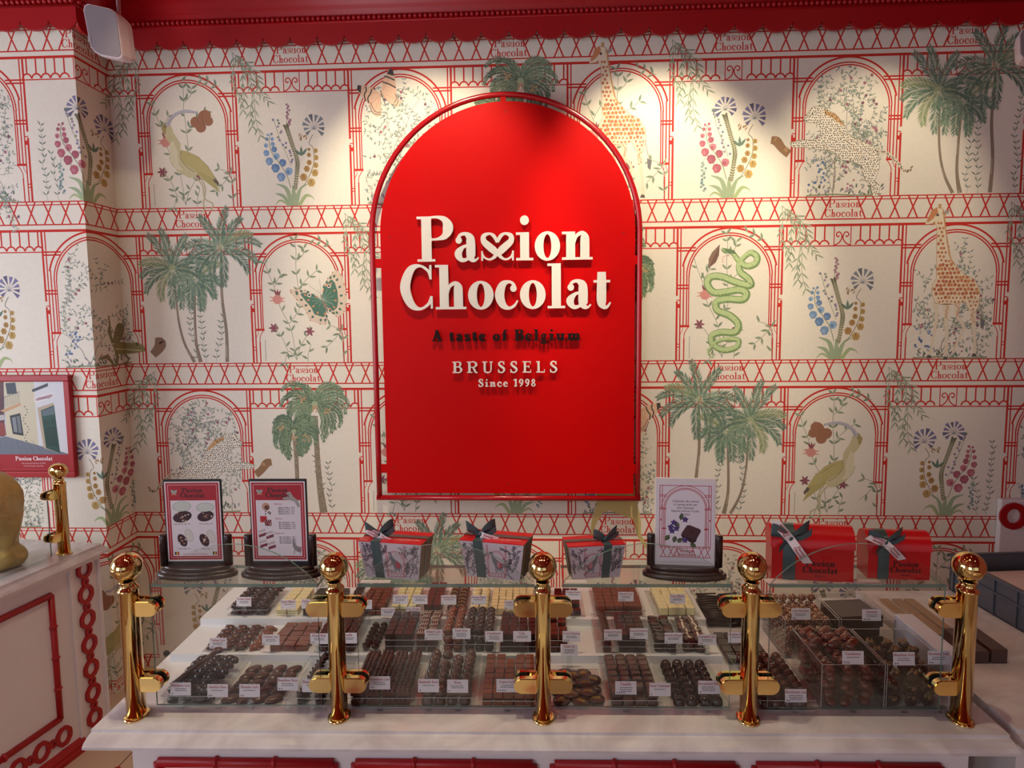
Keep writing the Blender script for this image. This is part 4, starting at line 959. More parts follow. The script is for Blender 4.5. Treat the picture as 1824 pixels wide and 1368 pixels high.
# ------------------------------------------------------------------ the sign: tube frame, panel, letters
def sign():
    SY = 3.285
    root = empty('arched_sign', (0, 0, 0), 0, 'large arched red wall sign with raised cream lettering inside a red tube frame', 'sign')
    a = onY(669, 886, SY); b = onY(1138, 889, SY); xl, xr = onY(668, 600, SY).x, onY(1138, 600, SY).x; zb = onY(903, 887, SY).z; zt = onY(903, 168, SY).z
    xc = (xl+xr)/2; r = (xr-xl)/2; rt = .0125
    path = [(xc-r, SY, zb)]
    n = 40; zc = zt-r
    path += [(xc-r, SY, zb+(zc-zb)*k/6) for k in range(1, 6)]
    path += [(xc-r*math.cos(PI*k/n), SY, zc+r*math.sin(PI*k/n)) for k in range(n+1)]
    path += [(xc+r, SY, zc-(zc-zb)*k/6) for k in range(1, 7)]
    m = MB(); m.tube(path, rt, 12)
    m.tube([(xc-r-rt, SY, zb), (xc+r+rt, SY, zb)], rt, 12)
    m.build('tube_frame', mat('frame_red', 'b01018', .2, 0, .6), root)
    pl, pr = onY(683, 600, SY).x, onY(1130, 600, SY).x; pb = onY(905, 878, SY).z; pt = onY(903, 181, SY).z
    pc = (pl+pr)/2; q = (pr-pl)/2; zc2 = pt-q
    poly = [(pl, pb), (pr, pb)]+[(pc+q*math.cos(PI*k/60), zc2+q*math.sin(PI*k/60)) for k in range(61)]
    m = MB(); m.prism(poly, lambda u, v: (u, SY-.008, v), (0, .016, 0)); m.build('panel', M_SIGN, root)
    for z in (1.965, 1.02):
        for s in (-1, 1):
            fx = MB(); fx.box(min(xc+s*r, pc+s*q*.97), max(xc+s*r, pc+s*q*.97), SY-.006, SY+.006, z-.02, z+.02)
            fx.tube([(xc+s*(r), SY, z), (xc+s*r, WY-.002, z)], .008, 8); fx.build('fixing_bracket', M_SIGN, root)
    fx = MB(); fx.box(xc-.012, xc+.012, SY-.005, SY+.005, pt-.01, zt); fx.build('fixing_bracket', M_SIGN, root)
    for (x, y) in ((901, 199), (694, 422), (1111, 415), (701, 831), (1107, 832), (905, 862)):
        sc = MB(); p = onY(x, y, SY-.008); sc.lathe([(.004, 0), (.004, .001)], 8, (0, 0, 0)); 
        for i in range(-16, 0): v = sc.v[i]; sc.v[i] = (p.x+v[0], SY-.009-v[2], p.z+v[1])
        sc.build('screw_head', mat('screw_red', '7d0a0e', .4), root)
    def line(s, px, py, h, T, t, track, yl, M, depth=.014, gap=.010, wpx=None, name='lettering'):
        p = onY(px, py, SY); gs, w = text_polys(s, h, T, t, track, 'c', True)
        k = 1.0
        if wpx: k = (onY(px+wpx/2, py, SY).x-onY(px-wpx/2, py, SY).x)/w
        for q in gs:
            q = [[(a*k, b) for a, b in pp] for pp in q]
            m = MB(); union_extrude(q, lambda a, b, d: (p.x+a, SY-.008-gap-d, p.z+b), depth, m)
            m.build(name, M, root)
    line('Pa##ion', 901, 465, .198, .215, .055, .0, 0, M_LETTER, wpx=312, name='large_letter')
    line('Chocolat', 902.5, 550, .198, .215, .055, .0, 0, M_LETTER, wpx=374, name='large_letter')
    line('A taste of Belgium', 903, 606.5, .050, .24, .09, .12, 0, M_LETBK, .012, wpx=266, name='small_letter')
    line('BRUSSELS', 904, 663, .051, .17, .08, .34, 0, M_LETTER, .010, wpx=194, name='small_letter')
    line('Since 1998', 905, 687.5, .034, .2, .10, .12, 0, M_LETTER, .010, wpx=104, name='small_letter')
sign()
# ------------------------------------------------------------------ main counter
def onT(x, y, t):
    "pixel ray -> (s, z) on the vertical plane at depth t of the main counter"
    d = ray(x, y); k = (t-(Vector((0, 0, 0))-CO).dot(EY))/d.dot(EY); p = d*k-CO
    return p.dot(EX), d.z*k+CAM_H
def bamboo(m, p0, p1, r, mi=0, n=3):
    P0, P1 = Vector(p0), Vector(p1); m.tube([P0, P1], r, 8, mi)
    d = (P1-P0)
    for k in range(1, n+1):
        c = P0+d*(k/(n+1)); u = d.normalized()*.006; m.tube([c-u, c-u*.4, c+u*.4, c+u], [r*1.0, r*1.35, r*1.35, r*1.0], 8, mi)
def slab_profile(y0, y1):
    return [(y1, 0), (y0, 0), (y0-.0, -.007), (y0-.008, -.008), (y0-.016, -.010), (y0-.03, -.015), (y0-.037, -.021), (y0-.037, -.027), (y0-.03, -.031), (y0-.0, -.031), (y1, -.031)]
def main_counter():
    c = MB(); c.prism(slab_profile(-.05, .72), lambda a, b: (-1.04, a, b), (2.075, 0, 0), 0)
    tag(c.build('marble_countertop', M_MARBLE, None, CP(0, 0), YC), 'long white marble countertop under the brass posts and glass panes', 'countertop')
    r = empty('display_counter', CP(0, 0, 0), YC, 'white painted counter cabinet with red bamboo moulding under the long marble top', 'counter')
    b = MB(); b.box(-.95, .95, -.045, .68, 0, .769); b.build('cabinet_body', M_WHITE, r)
    for (a, q) in ((-.888, -.481), (-.430, -.026), (.024, .43), (.478, .885)):
        f = MB(); z0, z1 = .12, .722
        bamboo(f, (a, -.05, z1), (q, -.05, z1), .0115, n=2); bamboo(f, (a, -.05, z0), (q, -.05, z0), .0115, n=2); bamboo(f, (a, -.05, z0), (a, -.05, z1), .0115); bamboo(f, (q, -.05, z0), (q, -.05, z1), .0115)
        f.build('bamboo_moulding', M_MOULD, r)
    b = MB(); b.bbox(-.955, .955, -.055, -.046, 0, .07, .003); b.build('plinth', M_MOULD, r)
    # white stepped display stand on the counter
    st = MB(); st.prism([(.2713, 0), (.2713, .0209), (.4555, .0209), (.4555, .0418), (.70, .0418), (.70, 0)], lambda a, b: (-1.016, a, b), (1.5, 0, 0))
    tag(st.build('stepped_display_stand', mat('white_board', 'e6e4e8', .3, var=.02), None, CP(0, 0, CZ+.0004), YC), 'white two-step display stand under the chocolate trays', 'stand')
main_counter()
def right_counter():
    c = MB(); c.prism(slab_profile(-.03, .78), lambda a, b: (1.062, a, b), (1.6, 0, 0), 0)
    tag(c.build('marble_countertop', M_MARBLE, None, CP(0, 0), YC), 'white marble worktop with the grey crate, right of the main counter', 'countertop')
    r = empty('side_counter', CP(0, 0, 0), YC, 'white painted counter with red moulding at the right edge', 'counter')
    b = MB(); b.box(1.085, 2.6, .0, .74, 0, .769); b.build('cabinet_body', M_WHITE, r)
    f = MB(); bamboo(f, (1.16, -.006, .70), (1.7, -.006, .70), .011); bamboo(f, (1.16, -.006, .12), (1.16, -.006, .70), .011); bamboo(f, (1.16, -.006, .12), (1.7, -.006, .12), .011); f.build('bamboo_moulding', M_MOULD, r)
right_counter()

# brass guard posts
def post_mesh(parent):
    H = .312
    m = MB()
    prof = [(.0175, .004), (.0175, H-.006), (.0195, H-.004), (.0195, H), (.0165, H+.003), (.012, H+.008), (.0115, H+.014), (.015, H+.018), (.0155, H+.021)]
    m.lathe(prof, 28, (0, .018, 0)); m.lathe(prof, 28, (0, 0, 0)); m.build('shaft', M_BRASS, parent)
    f = MB(); f.lathe([(.0265, 0), (.0265, .003), (.024, .0055), (.0178, .0062)], 32, (0, .009, 0), 1, 1.35); f.build('base_flange', M_BRASS, parent)
    b = MB(); R = .0326; b.lathe([(.0001+R*math.sin(PI*k/20), -R*math.cos(PI*k/20)) for k in range(0, 21)], 36, (0, .008, .3655), 1, 1.22, cap=False); b.build('ball_finial', M_BRASS, parent)
def bracket(parent, s, z):
    root = MB(); L = .068; h = .0185
    def stad(x0, x1, hh, n=10):
        r = hh; pts = [(x0, -hh), (x1-r, -hh)]+[(x1-r+r*math.cos(-PI/2+PI*k/n), r*math.sin(-PI/2+PI*k/n)) for k in range(1, n)]+[(x1-r, hh), (x0, hh)]
        return [(a*s, b) for a, b in pts]
    m = MB(); m.prism(stad(.008, L, h), lambda a, b: (a, .000, b+z), (0, .014, 0), 0, 0, False)
    m.prism(stad(.008, L-.002, h-.002), lambda a, b: (a, -.002, b+z), (0, .002, 0)); m.prism(stad(.008, L, h), lambda a, b: (a, .0315, b+z), (0, .009, 0))
    m.prism(stad(.008, L-.03, h-.003), lambda a, b: (a, .013, b+z), (0, .02, 0))
    o = m.build('glass_clamp', M_BRASS, parent)
    g = MB(); g.prism(stad(.036, L-.003, h-.003), lambda a, b: (a, .0142, b+z), (0, .0055, 0)); g.prism(stad(.036, L-.003, h-.003), lambda a, b: (a, .0265, b+z), (0, .0048, 0)); g.build('rubber_pad', M_BLACK, o)
def guard_post(loc, rz, sides, label):
    r = empty('guard_post', loc, rz, label, 'post', 'brass guard posts')
    post_mesh(r)
    for s in sides:
        for z in (.266, .0815): bracket(r, s, z)
    return r
GL = ['brass guard post with ball finial at the left end of the glass counter', 'brass ball-topped guard post second from the left on the marble top', 'brass ball-topped guard post in the middle of the marble top', 'brass ball-topped guard post between the third and fourth glass panes', 'brass guard post with ball finial at the right end of the glass counter']
for i, (s, sd) in enumerate(((-.9654, (1,)), (-.4803, (-1, 1)), (0, (-1, 1)), (.475, (-1, 1)), (.9595, (-1,)))):
    guard_post(CP(s, 0), YC, sd, GL[i])
def arch_pane(x0, x1, z0, zs, rise, th, axis_y, name, parent, loc, rz, label, cat='glass pane', group='arched glass panes'):
    m = MB(); n = 32; xc = (x0+x1)/2; w = (x1-x0)/2; R = (w*w+rise*rise)/(2*rise); a0 = math.asin(w/R)
    poly = [(x0, z0), (x1, z0)]+[(xc+R*math.sin(a0-2*a0*k/n), zs+rise-R+R*math.cos(a0-2*a0*k/n)) for k in range(n+1)]
    m.prism(poly, lambda a, b: (a, axis_y, b), (0, th, 0), 0, 1)
    return tag(m.build(name, [M_GLASS, M_GEDGE], parent, loc, rz), label, cat, group)
PN = ['arched glass pane at the left end of the counter', 'arched glass pane before the two white-topped gift boxes', 'arched glass pane left of the fourth brass post, before the violet praline sign', 'arched glass pane at the right end before the nut bins']
PN[1] = 'arched glass pane between the second and middle brass posts'
SN = ['glass shelf carrying the two red menus', 'glass shelf carrying the first two gift boxes', 'glass shelf carrying the violet praline sign', 'glass shelf carrying the two red trunk boxes']
for i, (a, b) in enumerate(((-.922, -.526), (-.4345, -.0300), (.045, .4345), (.523, .918))):
    arch_pane(a, b, .0195, .318, .096, .006, .0200, 'glass_screen', None, CP(0, 0), YC, PN[i])
    m = MB(); m.box(a+.002, b+.012 if i == 1 else b, .0264, .152, 0, .008, mats=(0, 0, 1, 1, 1, 1))
    tag(m.build('glass_shelf', [M_GLASS, M_GEDGE], None, CP(0, 0, 1.1086), YC), SN[i], 'glass shelf', 'glass shelves over the chocolates')

# ------------------------------------------------------------------ left counter, seen from its end
LA = math.atan2(.9903, .1388); LO = Vector((-1.8333, 2.8006, 0)); LX = Vector((.1388, .9903, 0)); LY = Vector((-.9903, .1388, 0))
def LP(x, y, z=0): return LO+LX*x+LY*y+Vector((0, 0, z))
def ring_plate(m, x, z, y, R, r, th=.009, n=8, f=None):
    f = f or (lambda a, b, d: (a, d, b)); N = 24; out = []; inn = []
    for k in range(N):
        a = 2*PI*k/N; q = (a+PI/n) % (2*PI/n)-PI/n; rr = R*(math.cos(PI/n)/math.cos(q))*1.04
        out.append((x+rr*math.cos(a), z+rr*math.sin(a))); inn.append((x+r*.92*math.cos(a), z+r*math.sin(a)))
    vs = [f(a, b, y) for a, b in out]+[f(a, b, y) for a, b in inn]+[f(a, b, y-th) for a, b in out]+[f(a, b, y-th) for a, b in inn]
    fs = []
    for k in range(N):
        j = (k+1) % N; fs += [(k, j, N+j, N+k), (2*N+k, 3*N+k, 3*N+j, 2*N+j), (k, 2*N+k, 2*N+j, j), (N+k, N+j, 3*N+j, 3*N+k)]
    m.add(vs, fs)
def left_counter():
    c = MB(); prof = slab_profile(.037, .62); c.prism(prof, lambda a, b: (-2.3, a, b), (2.33, 0, 0))
    tag(c.build('marble_countertop', M_MARBLE, None, LP(0, 0, CZ), LA), 'white marble countertop running toward the camera at the left edge', 'countertop')
    r = empty('side_counter', LP(0, 0, 0), LA, 'white side counter with red ring moulding at the left edge', 'counter')
    b = MB(); b.box(-2.3, .015, .045, .6, 0, .769); b.box(-.145, -.128, .036, .045, .0, .769); b.box(.002, .015, .036, .045, 0, .769); b.bbox(-2.3, .015, .030, .045, .745, .769, .004); b.build('cabinet_body', M_WHITE, r)
    m = MB()
    for k in range(7):
        z = .7247-.105*k; ring_plate(m, -.066, z, .045, .040, .024)
        if k < 6: ring_plate(m, -.066, z-.0525, .044, .0175, .0075, .008)
    m.build('ring_moulding', M_MOULD, r)
    m = MB()
    for k in range(20):
        x = -.225-.105*k; ring_plate(m, x, .108, .045, .040, .024)
        ring_plate(m, x-.0525, .108, .044, .0175, .0075, .008)
    m.build('ring_moulding', M_MOULD, r)
    m = MB(); x0, x1, z0, z1 = -2.0, -.235, .185, .682
    bamboo(m, (x0, .042, z1), (x1, .042, z1), .0125, n=6); bamboo(m, (x0, .042, z0), (x1, .042, z0), .0125, n=6); bamboo(m, (x1, .042, z0), (x1, .042, z1), .0125, n=3); m.build('bamboo_moulding', M_MOULD, r)
    m = MB(); m.prism([(.045, 0), (.02, 0), (.02, .018), (.028, .022), (.028, .034), (.036, .05), (.045, .055)], lambda a, b: (-2.3, a, b), (2.17, 0, 0)); m.build('base_moulding', M_MOULD, r)
left_counter()
r = guard_post(LP(-.102, .085, CZ), LA, (-1,), 'small brass guard post on the left side counter under the framed photograph'); r.scale = (.95, .95, .92)
arch_pane(-.56, -.155, .004, .232, .06, .006, .1, 'glass_screen', None, LP(0, 0, CZ), LA, 'arched glass pane on the left side counter before the golden sculpture')
def on_z(x, y): d = ray(x, y); k = (CZ-CAM_H)/d.z; return Vector((d.x*k, d.y*k, CZ))
def gold_piece():
    m = MB(); n = 40; rnd = random.Random(3); prof = [(0.05, 0), (.105, .004), (.128, .03), (.125, .06), (.108, .085), (.118, .12), (.135, .17), (.140, .22), (.132, .27), (.110, .32), (.07, .36), (.02, .375)]
    vs = []; P = catmull([(a, b) for a, b in prof], 4); fs = []
    for j, (rr, z) in enumerate(P):
        for i in range(n):
            a = 2*PI*i/n; q = rr*(1+.05*math.sin(3*a+z*18)+.035*math.sin(7*a-z*30)+rnd.uniform(-.012, .012)); vs.append((q*math.cos(a), q*math.sin(a)*.85, z))
    for j in range(len(P)-1):
        for i in range(n): k = (i+1) % n; fs.append((j*n+i, j*n+k, (j+1)*n+k, (j+1)*n+i))
    fs += [list(range(n))[::-1], [(len(P)-1)*n+i for i in range(n)]]
    m.add(vs, fs, 0, True)
    tag(m.build('golden_sculpture', mat('gold_leaf', 'c4a866', .45, .4, var=.35, scale=16, bump=1.0, bscale=45), None, Vector((on_z(-22, 1012).x, on_z(-22, 1012).y, CZ+.0005)), 0), 'lumpy gold-leafed sculpture on the left counter, cut by the left edge', 'sculpture')
gold_piece()

# ------------------------------------------------------------------ framed photograph on the pillar
def framed_photo():
    x0, x1, z0, z1 = -2.515, -2.112, 1.026, 1.484; w = .026
    r = empty('framed_photograph', (x0, PY, z0), 0, 'red framed street photograph with a green door, on the wall above the left counter', 'picture')
    W, Hh = x1-x0, z1-z0; m = MB()
    for (a, b, c, d) in ((0, W, 0, w), (0, W, Hh-w, Hh), (0, w, w, Hh-w), (W-w, W, w, Hh-w)): m.bbox(a, b, -.030, -.002, c, d, .003)
    m.build('frame', M_MOULD, r)
    I = Ink(); a, b = w, W-w; c, d = w, Hh-w; I.lay = 0; I.rect(a, c, b, d, 'a3101c')
    I.up(); px0, px1, pz0, pz1 = a+.006, b-.004, c+.075, d-.004
    k = (px1-px0)/445; fx = lambda X: px1-(485-X)*k; kz = (pz1-pz0)/560; fz = lambda Y: pz1-(Y-140)*kz
    Q = lambda L, col: I.poly([(fx(X), fz(Y)) for X, Y in L], col)
    Q([(40, 140), (485, 140), (485, 700), (40, 700)], 'b9bcc4'); I.up()
    Q([(300, 140), (485, 140), (485, 690), (440, 690), (300, 640)], 'd6d4d8'); Q([(40, 140), (120, 140), (100, 560), (40, 560)], '5a2a30'); Q([(40, 450), (105, 455), (110, 550), (40, 560)], '8f3a34'); Q([(120, 140), (300, 140), (300, 640), (110, 570)], 'cfc4a8'); I.up()
    Q([(40, 570), (110, 560), (440, 680), (485, 700), (40, 700)], '6f7480'); I.up()
    for j in range(7): I.line([(fx(50+j*45), fz(690)), (fx(80+j*30), fz(590))], .0015, '565c68', False)
    Q([(310, 340), (410, 300), (425, 690), (330, 650)], 'b9a48c'); I.up(); Q([(330, 360), (412, 320), (428, 690), (345, 650)], '1f4a3c'); I.up()
    for q in ([(340, 440), (375, 430), (378, 470), (342, 475)], [(382, 428), (412, 420), (414, 460), (384, 468)], [(345, 490), (412, 480), (418, 640), (350, 630)]): Q(q, '173a30')
    Q([(335, 365), (410, 330), (411, 390), (338, 405)], '5a6a70')
    Q([(295, 262), (408, 222), (414, 262), (300, 300)], 'e6dfe0'); I.up(); Q([(303, 270), (404, 234), (408, 256), (306, 288)], 'b08a90'); I.up()
    I.text('Pa##ion Chocolat', fx(355), fz(268), .0058, '5a4048', .2, .1)
    Q([(140, 400), (205, 380), (215, 555), (150, 540)], '2f2c30'); I.up(); Q([(152, 415), (175, 408), (180, 530), (158, 525)], '7f8488'); Q([(180, 405), (200, 400), (206, 535), (186, 530)], '6b7074')
    Q([(85, 360), (210, 300), (215, 320), (110, 375)], 'c79a70'); Q([(130, 150), (190, 145), (195, 230), (135, 235)], '39404a')
    for j in range(12): I.line([(fx(95+j*10), fz(345-j*4)), (fx(95+j*10), fz(265-j*4))], .0011, '22242a', False)
    I.line([(fx(92), fz(268)), (fx(212), fz(215))], .002, '22242a', False)
    Q([(60, 400), (105, 390), (108, 430), (70, 440)], 'b9b0b0'); Q([(285, 200), (385, 150), (385, 175), (290, 220)], '3f4450')
    for j in range(14): I.disc(fx(235+math.sin(j)*14), fz(330+j*22), .0035, ['5a5a4c', '6f6a58', '8a7f90'][j % 3], 6)
    I.text('Pa##ion Chocolat', (a+b)/2+.004, c+.048, .018, 'f0e6e6', .2, .07)
    I.text('Our story started here in 1998', (a+b)/2, c+.032, .0068, 'e0b8b8', .16, .08); I.text('Rue des Bouchers, Bruxelles', (a+b)/2, c+.020, .0060, 'e0b8b8', .16, .08)
    I.line([(a+.004, c+.008), (b-.004, c+.008)], .0012, 'd85050', False)
    ink_mesh(I, lambda u, v, h: (u, -.012-h, v), 'printed_photo', M_PAPER, r)
framed_photo()
# wall socket
def socket():
    r = empty('wall_socket', (-1.9, WY-.0022, .0725), 0, 'white square wall socket low on the back wall left of the display stand', 'socket')
    m = MB(); m.bbox(-.041, .041, -.009, 0, -.041, .041, .003); m.build('plate', mat('socket_plastic', 'f0e2d6', .4), r)
    m = MB(); N = 24
    m.lathe([(.021, 0), (.021, .003), (.019, .003), (.018, -.004), (.001, -.004)], N); m.v = [(v[0], -.009-v[2], v[1]) for v in m.v]; m.build('insert', mat('socket_plastic', 'f0e2d6', .4), r)
    m = MB(); m.tube([(0, -.004, .009), (0, -.014, .009)], .0025, 8); m.build('earth_pin', mat('steel', 'b0b0b0', .3, 1), r)
    m = MB(); m.tube([(-.0095, -.0075, -.002), (-.0095, -.0132, -.002)], .0026, 8); m.build('socket_hole', M_BLACK, r); m = MB(); m.tube([(.0095, -.0075, -.002), (.0095, -.0132, -.002)], .0026, 8); m.build('socket_hole', M_BLACK, r)
socket()
# loudspeakers in the upper corners
def speaker(name, pts, Y, back, label, logo=True):
    c = onY(sum(p[0] for p in pts)/len(pts), sum(p[1] for p in pts)/len(pts), Y)
    P = [onY(x, y, Y) for x, y in pts]; P = [(p.x-c.x, p.z-c.z) for p in P]
    r = empty(name, (c.x, Y, c.z), 0, label, 'speaker', 'wall speakers')
    n = len(P); vs = []; N = 5
    for j, (f, yy) in enumerate(((.985, 0), (1.0, .004), (1.0, .012), (.97, .045), (.86, .075))):
        for (a, b) in P: vs.append((a*f+back[0]*yy/.075, yy, b*f+back[1]*yy/.075))
    fs = [list(range(n))[::-1], [(N-1)*n+i for i in range(n)]]
    for j in range(N-1):
        for i in range(n): k = (i+1) % n; fs.append((j*n+i, j*n+k, (j+1)*n+k, (j+1)*n+i))
    m = MB(); m.add(vs, fs); m.build('housing', mat('speaker_white', 'd8c4c8', .45), r)
    m = MB(); m.prism([(a*.93, b*.94) for a, b in P], lambda a, b: (a, -.003, b), (0, .0028, 0)); m.build('grille', mat('speaker_grille', '8d8286', .7, var=.1, scale=400, bump=.3, bscale=900), r)
    if logo:
        m = MB(); m.box(P[-1][0]*.82, P[-1][0]*.82+.012, -.0045, -.0031, -.045, -.020); m.build('badge', mat('badge_grey', 'a89c9e', .4), r)
    m = MB(); m.tube([(back[0]*.6, .070, 0), (back[0]*.6, .088, 0), (back[0]*.6, .09, 3.359-c.z)], .008, 8); m.build('wall_bracket', mat('speaker_white', 'd8c4c8', .45), r)
speaker('wall_speaker', [(150, 9), (156, 6), (193, 14), (200, 17), (207, 24), (210, 34), (218, 97), (216, 103), (210, 105), (178, 99), (168, 93), (161, 84), (148, 18)], 2.93, (.022, -.006), 'grey and white wall speaker hanging askew in the upper left corner')
speaker('wall_speaker', [(1815, 62), (1820, 52), (1870, 40), (1880, 48), (1884, 100), (1876, 112), (1822, 104), (1816, 96)], 2.93, (.02, -.01), 'pale wall speaker just cut by the upper right edge', False)
# white cabinet with ring moulding at the right wall
def right_cabinet():
    r = empty('white_cabinet', (2.038, 3.315, 0), 0, 'white cabinet with red ring moulding behind the grey crate at the right edge', 'cabinet')
    m = MB(); m.bbox(0, .94, 0, .032, 0, .875, .003); m.build('body', M_WHITE, r); m = MB()
    for k in range(6): ring_plate(m, .052+.150*k, .800, -.0005, .060, .034, .012, 14); ring_plate(m, -.022+.150*k if k else .127, .800, -.0005, .02, .008, .010)
    m.build('ring_moulding', M_MOULD, r)
right_cabinet()
def ceiling_lamps():
    lamp = mat('lamp_glow', 'ffdca8', .5, emit=12)
    r0 = None
    for (x, y, z, t, p, a) in SPOTS:
        lb = 'round recessed ceiling spotlight throwing warm light down'
        if r0 is None:
            r0 = empty('ceiling_spotlight', (x, y, 3.3598), 0, lb, 'lamp', 'recessed ceiling spotlights')
            m = MB(); m.lathe([(.045, 0), (.055, -.002), (.055, -.008), (.042, -.010), (.036, -.003)], 24, cap=False); m.build('trim_ring', M_BRASS, r0)
            m = MB(); m.lathe([(.036, -.0025), (.036, -.0045)], 24); m.build('lens', lamp, r0)
        else: dup(r0, Vector((x, y, 3.3598)))
ceiling_lamps()
# ------------------------------------------------------------------ things standing on the glass shelves
SHZ = 1.1169
def red_menu_ink(kind):
    I = Ink(); W, Hh = .133, .196; I.lay = 0; I.rect(-W/2, 0, W/2, Hh, 'e9dde2'); I.up()
    I.rect(-W/2+.003, .004, W/2-.003, Hh-.003, 'b01c2c'); I.up(); I.rect(-W/2+.0075, .0085, W/2-.0075, Hh-.0075, 'e9c8cc'); I.up(); I.rect(-W/2+.0085, .0095, W/2-.0085, Hh-.0085, 'b01c2c'); I.up()
    I.rect(-W/2+.0125, .013, W/2-.0125, Hh-.046, 'e6dce2'); I.up()
    I.text('Pa##ion', .0, Hh-.0265, .0115, '2a0f16', .22, .08); I.text('Chocolat', .0, Hh-.039, .0115, '2a0f16', .22, .08); I.text('BRUSSELS', .003, Hh-.0445, .0026, '3a0f16', .2, .1)
    I.leaf(-.044, Hh-.028, 2.3, .011, .008, '9fb0a8'); I.leaf(-.044, Hh-.028, .8, .011, .008, '9fb0a8'); I.leaf(-.044, Hh-.029, 3.6, .007, .005, 'c99a88'); I.leaf(-.044, Hh-.029, -.5, .007, .005, 'c99a88')
    rnd = random.Random(kind)
    if kind == 0:
        for (x, y, rx, ry, a) in ((-.027, .1355, .0225, .0125, .08), (.029, .1325, .0215, .0115, .05)):
            I.disc(x, y, rx, '9fb0a6', 20, ry, a); I.up(); I.disc(x, y, rx*.93, 'cfd2cc', 20, ry*.9, a); I.lay -= 1
        for (x, y, rx, ry, a) in ((-.027, .110, .0235, .0135, .25), (.029, .111, .0205, .0125, .25), (-.030, .052, .0105, .0165, .45), (.023, .052, .0105, .0165, .45)):
            I.disc(x, y, rx, '3a1c24', 20, ry, a); I.up()
            for _ in range(16):
                r = rnd.uniform(0, .8); t = rnd.uniform(0, 6.28); I.disc(x+rx*r*math.cos(t), y+ry*r*math.sin(t), .0022, rnd.choice(['5a2630', 'b88a70', '6b3038', 'e0c8b8', '4a2028']), 6)
            I.lay -= 1
        for (x, y) in ((-.013, .064), (.040, .062)): I.disc(x, y, .0100, 'b0a89c', 18, .0165, .3); I.up(); I.disc(x, y, .0092, 'd9d2cc', 18, .0155, .3); I.lay -= 1
        for (x, y, s) in ((-.029, .091, 'Grand oeuf rose 300g - 39 E'), (.029, .091, 'Petit oeuf 200g - 29 E'), (-.027, .030, 'Oeuf lait 100g - 15 E'), (.029, .029, 'Oeuf noir 100g - 15 E')): I.text(s, x, y, .0027, '4a2a30', .2, .12)
        for x in (-.050, .042):
            for j, c in enumerate(('2a2226', 'd8b048', 'b02c30')): I.rect(x+j*.0035, .0155, x+(j+1)*.0035, .0235, c)
        I.text('Notre', 0, .0245, .003, 'b05060', .2, .1); I.text('Grand cru Brussels Collection', 0, .0165, .0036, 'b05060', .2, .1)
    else:
        I.poly([(.02, .168), (.03, .171), (.038, .158), (.048, .15), (.053, .135), (.048, .132), (.04, .146), (.03, .150), (.012, .152), (.012, .156), (.026, .160)], 'a8a09c'); I.leaf(.004, .158, 2.4, .007, .004, '5a3a30')
        for j, (y, n, t) in enumerate(((.139, 4, 'Ballotins'), (.103, 4, 'Red box'), (.067, 4, 'Praline box'))):
            I.text(t, .0, y, .0036, 'b05060', .2, .12)
            for k in range(n): I.text(('Ballotin %d gr - %d E' if j == 0 else 'Box %d pralines - %d E') % (((500, 375, 250, 125)[k], (48, 37, 25, 13)[k]) if j == 0 else ((9, 16, 25, 36)[k], (12, 21, 32, 45)[k])), .0, y-.009-.0048*k, .0033, '3a2a34', .24, .14, 'l')
        I.disc(-.03, .134, .010, 'c79a84', 12); I.up(); I.disc(-.028, .132, .006, '6b4038', 10); I.lay -= 1
        for _ in range(7): I.disc(-.025+rnd.uniform(-.008, .008), .119+rnd.uniform(-.003, .004), .0018, '4a3038', 6)
        I.rect(-.045, .096, -.029, .111, 'b82030'); I.up(); I.rect(-.034, .087, -.018, .102, '7a1c2c'); I.up()
        for _ in range(20): I.disc(-.026+rnd.uniform(-.007, .007), .0945+rnd.uniform(-.006, .006), .0012, rnd.choice(['c89a90', '4a1820', 'e0c0b0']), 5)
        I.lay -= 2
        for (x, y) in ((-.042, .072), (-.024, .068), (-.040, .046), (-.020, .042)):
            I.poly([(x-.009, y-.003), (x+.009, y+.002), (x+.008, y+.008), (x-.009, y+.003)], 'c9b8bc'); I.poly([(x-.008, y-.014), (x+.010, y-.008), (x+.010, y-.001), (x-.008, y-.007)], '7a3040')
            for _ in range(7): I.disc(x+rnd.uniform(-.007, .009), y-.0075+rnd.uniform(-.003, .003), .0012, 'd8c0c0', 5)
        I.line([(.033, .055, .003), (.034, .046, .005), (.037, .036, .010), (.046, .028, .012), (.052, .026, .006)], .005, '8f8a8a'); I.poly([(.042, .034), (.052, .036), (.053, .024), (.044, .023)], 'c0606c'); I.line([(.037, .034), (.034, .018)], .002, '8f8a8a'); I.line([(.048, .026), (.050, .016)], .002, '8f8a8a')
    return I
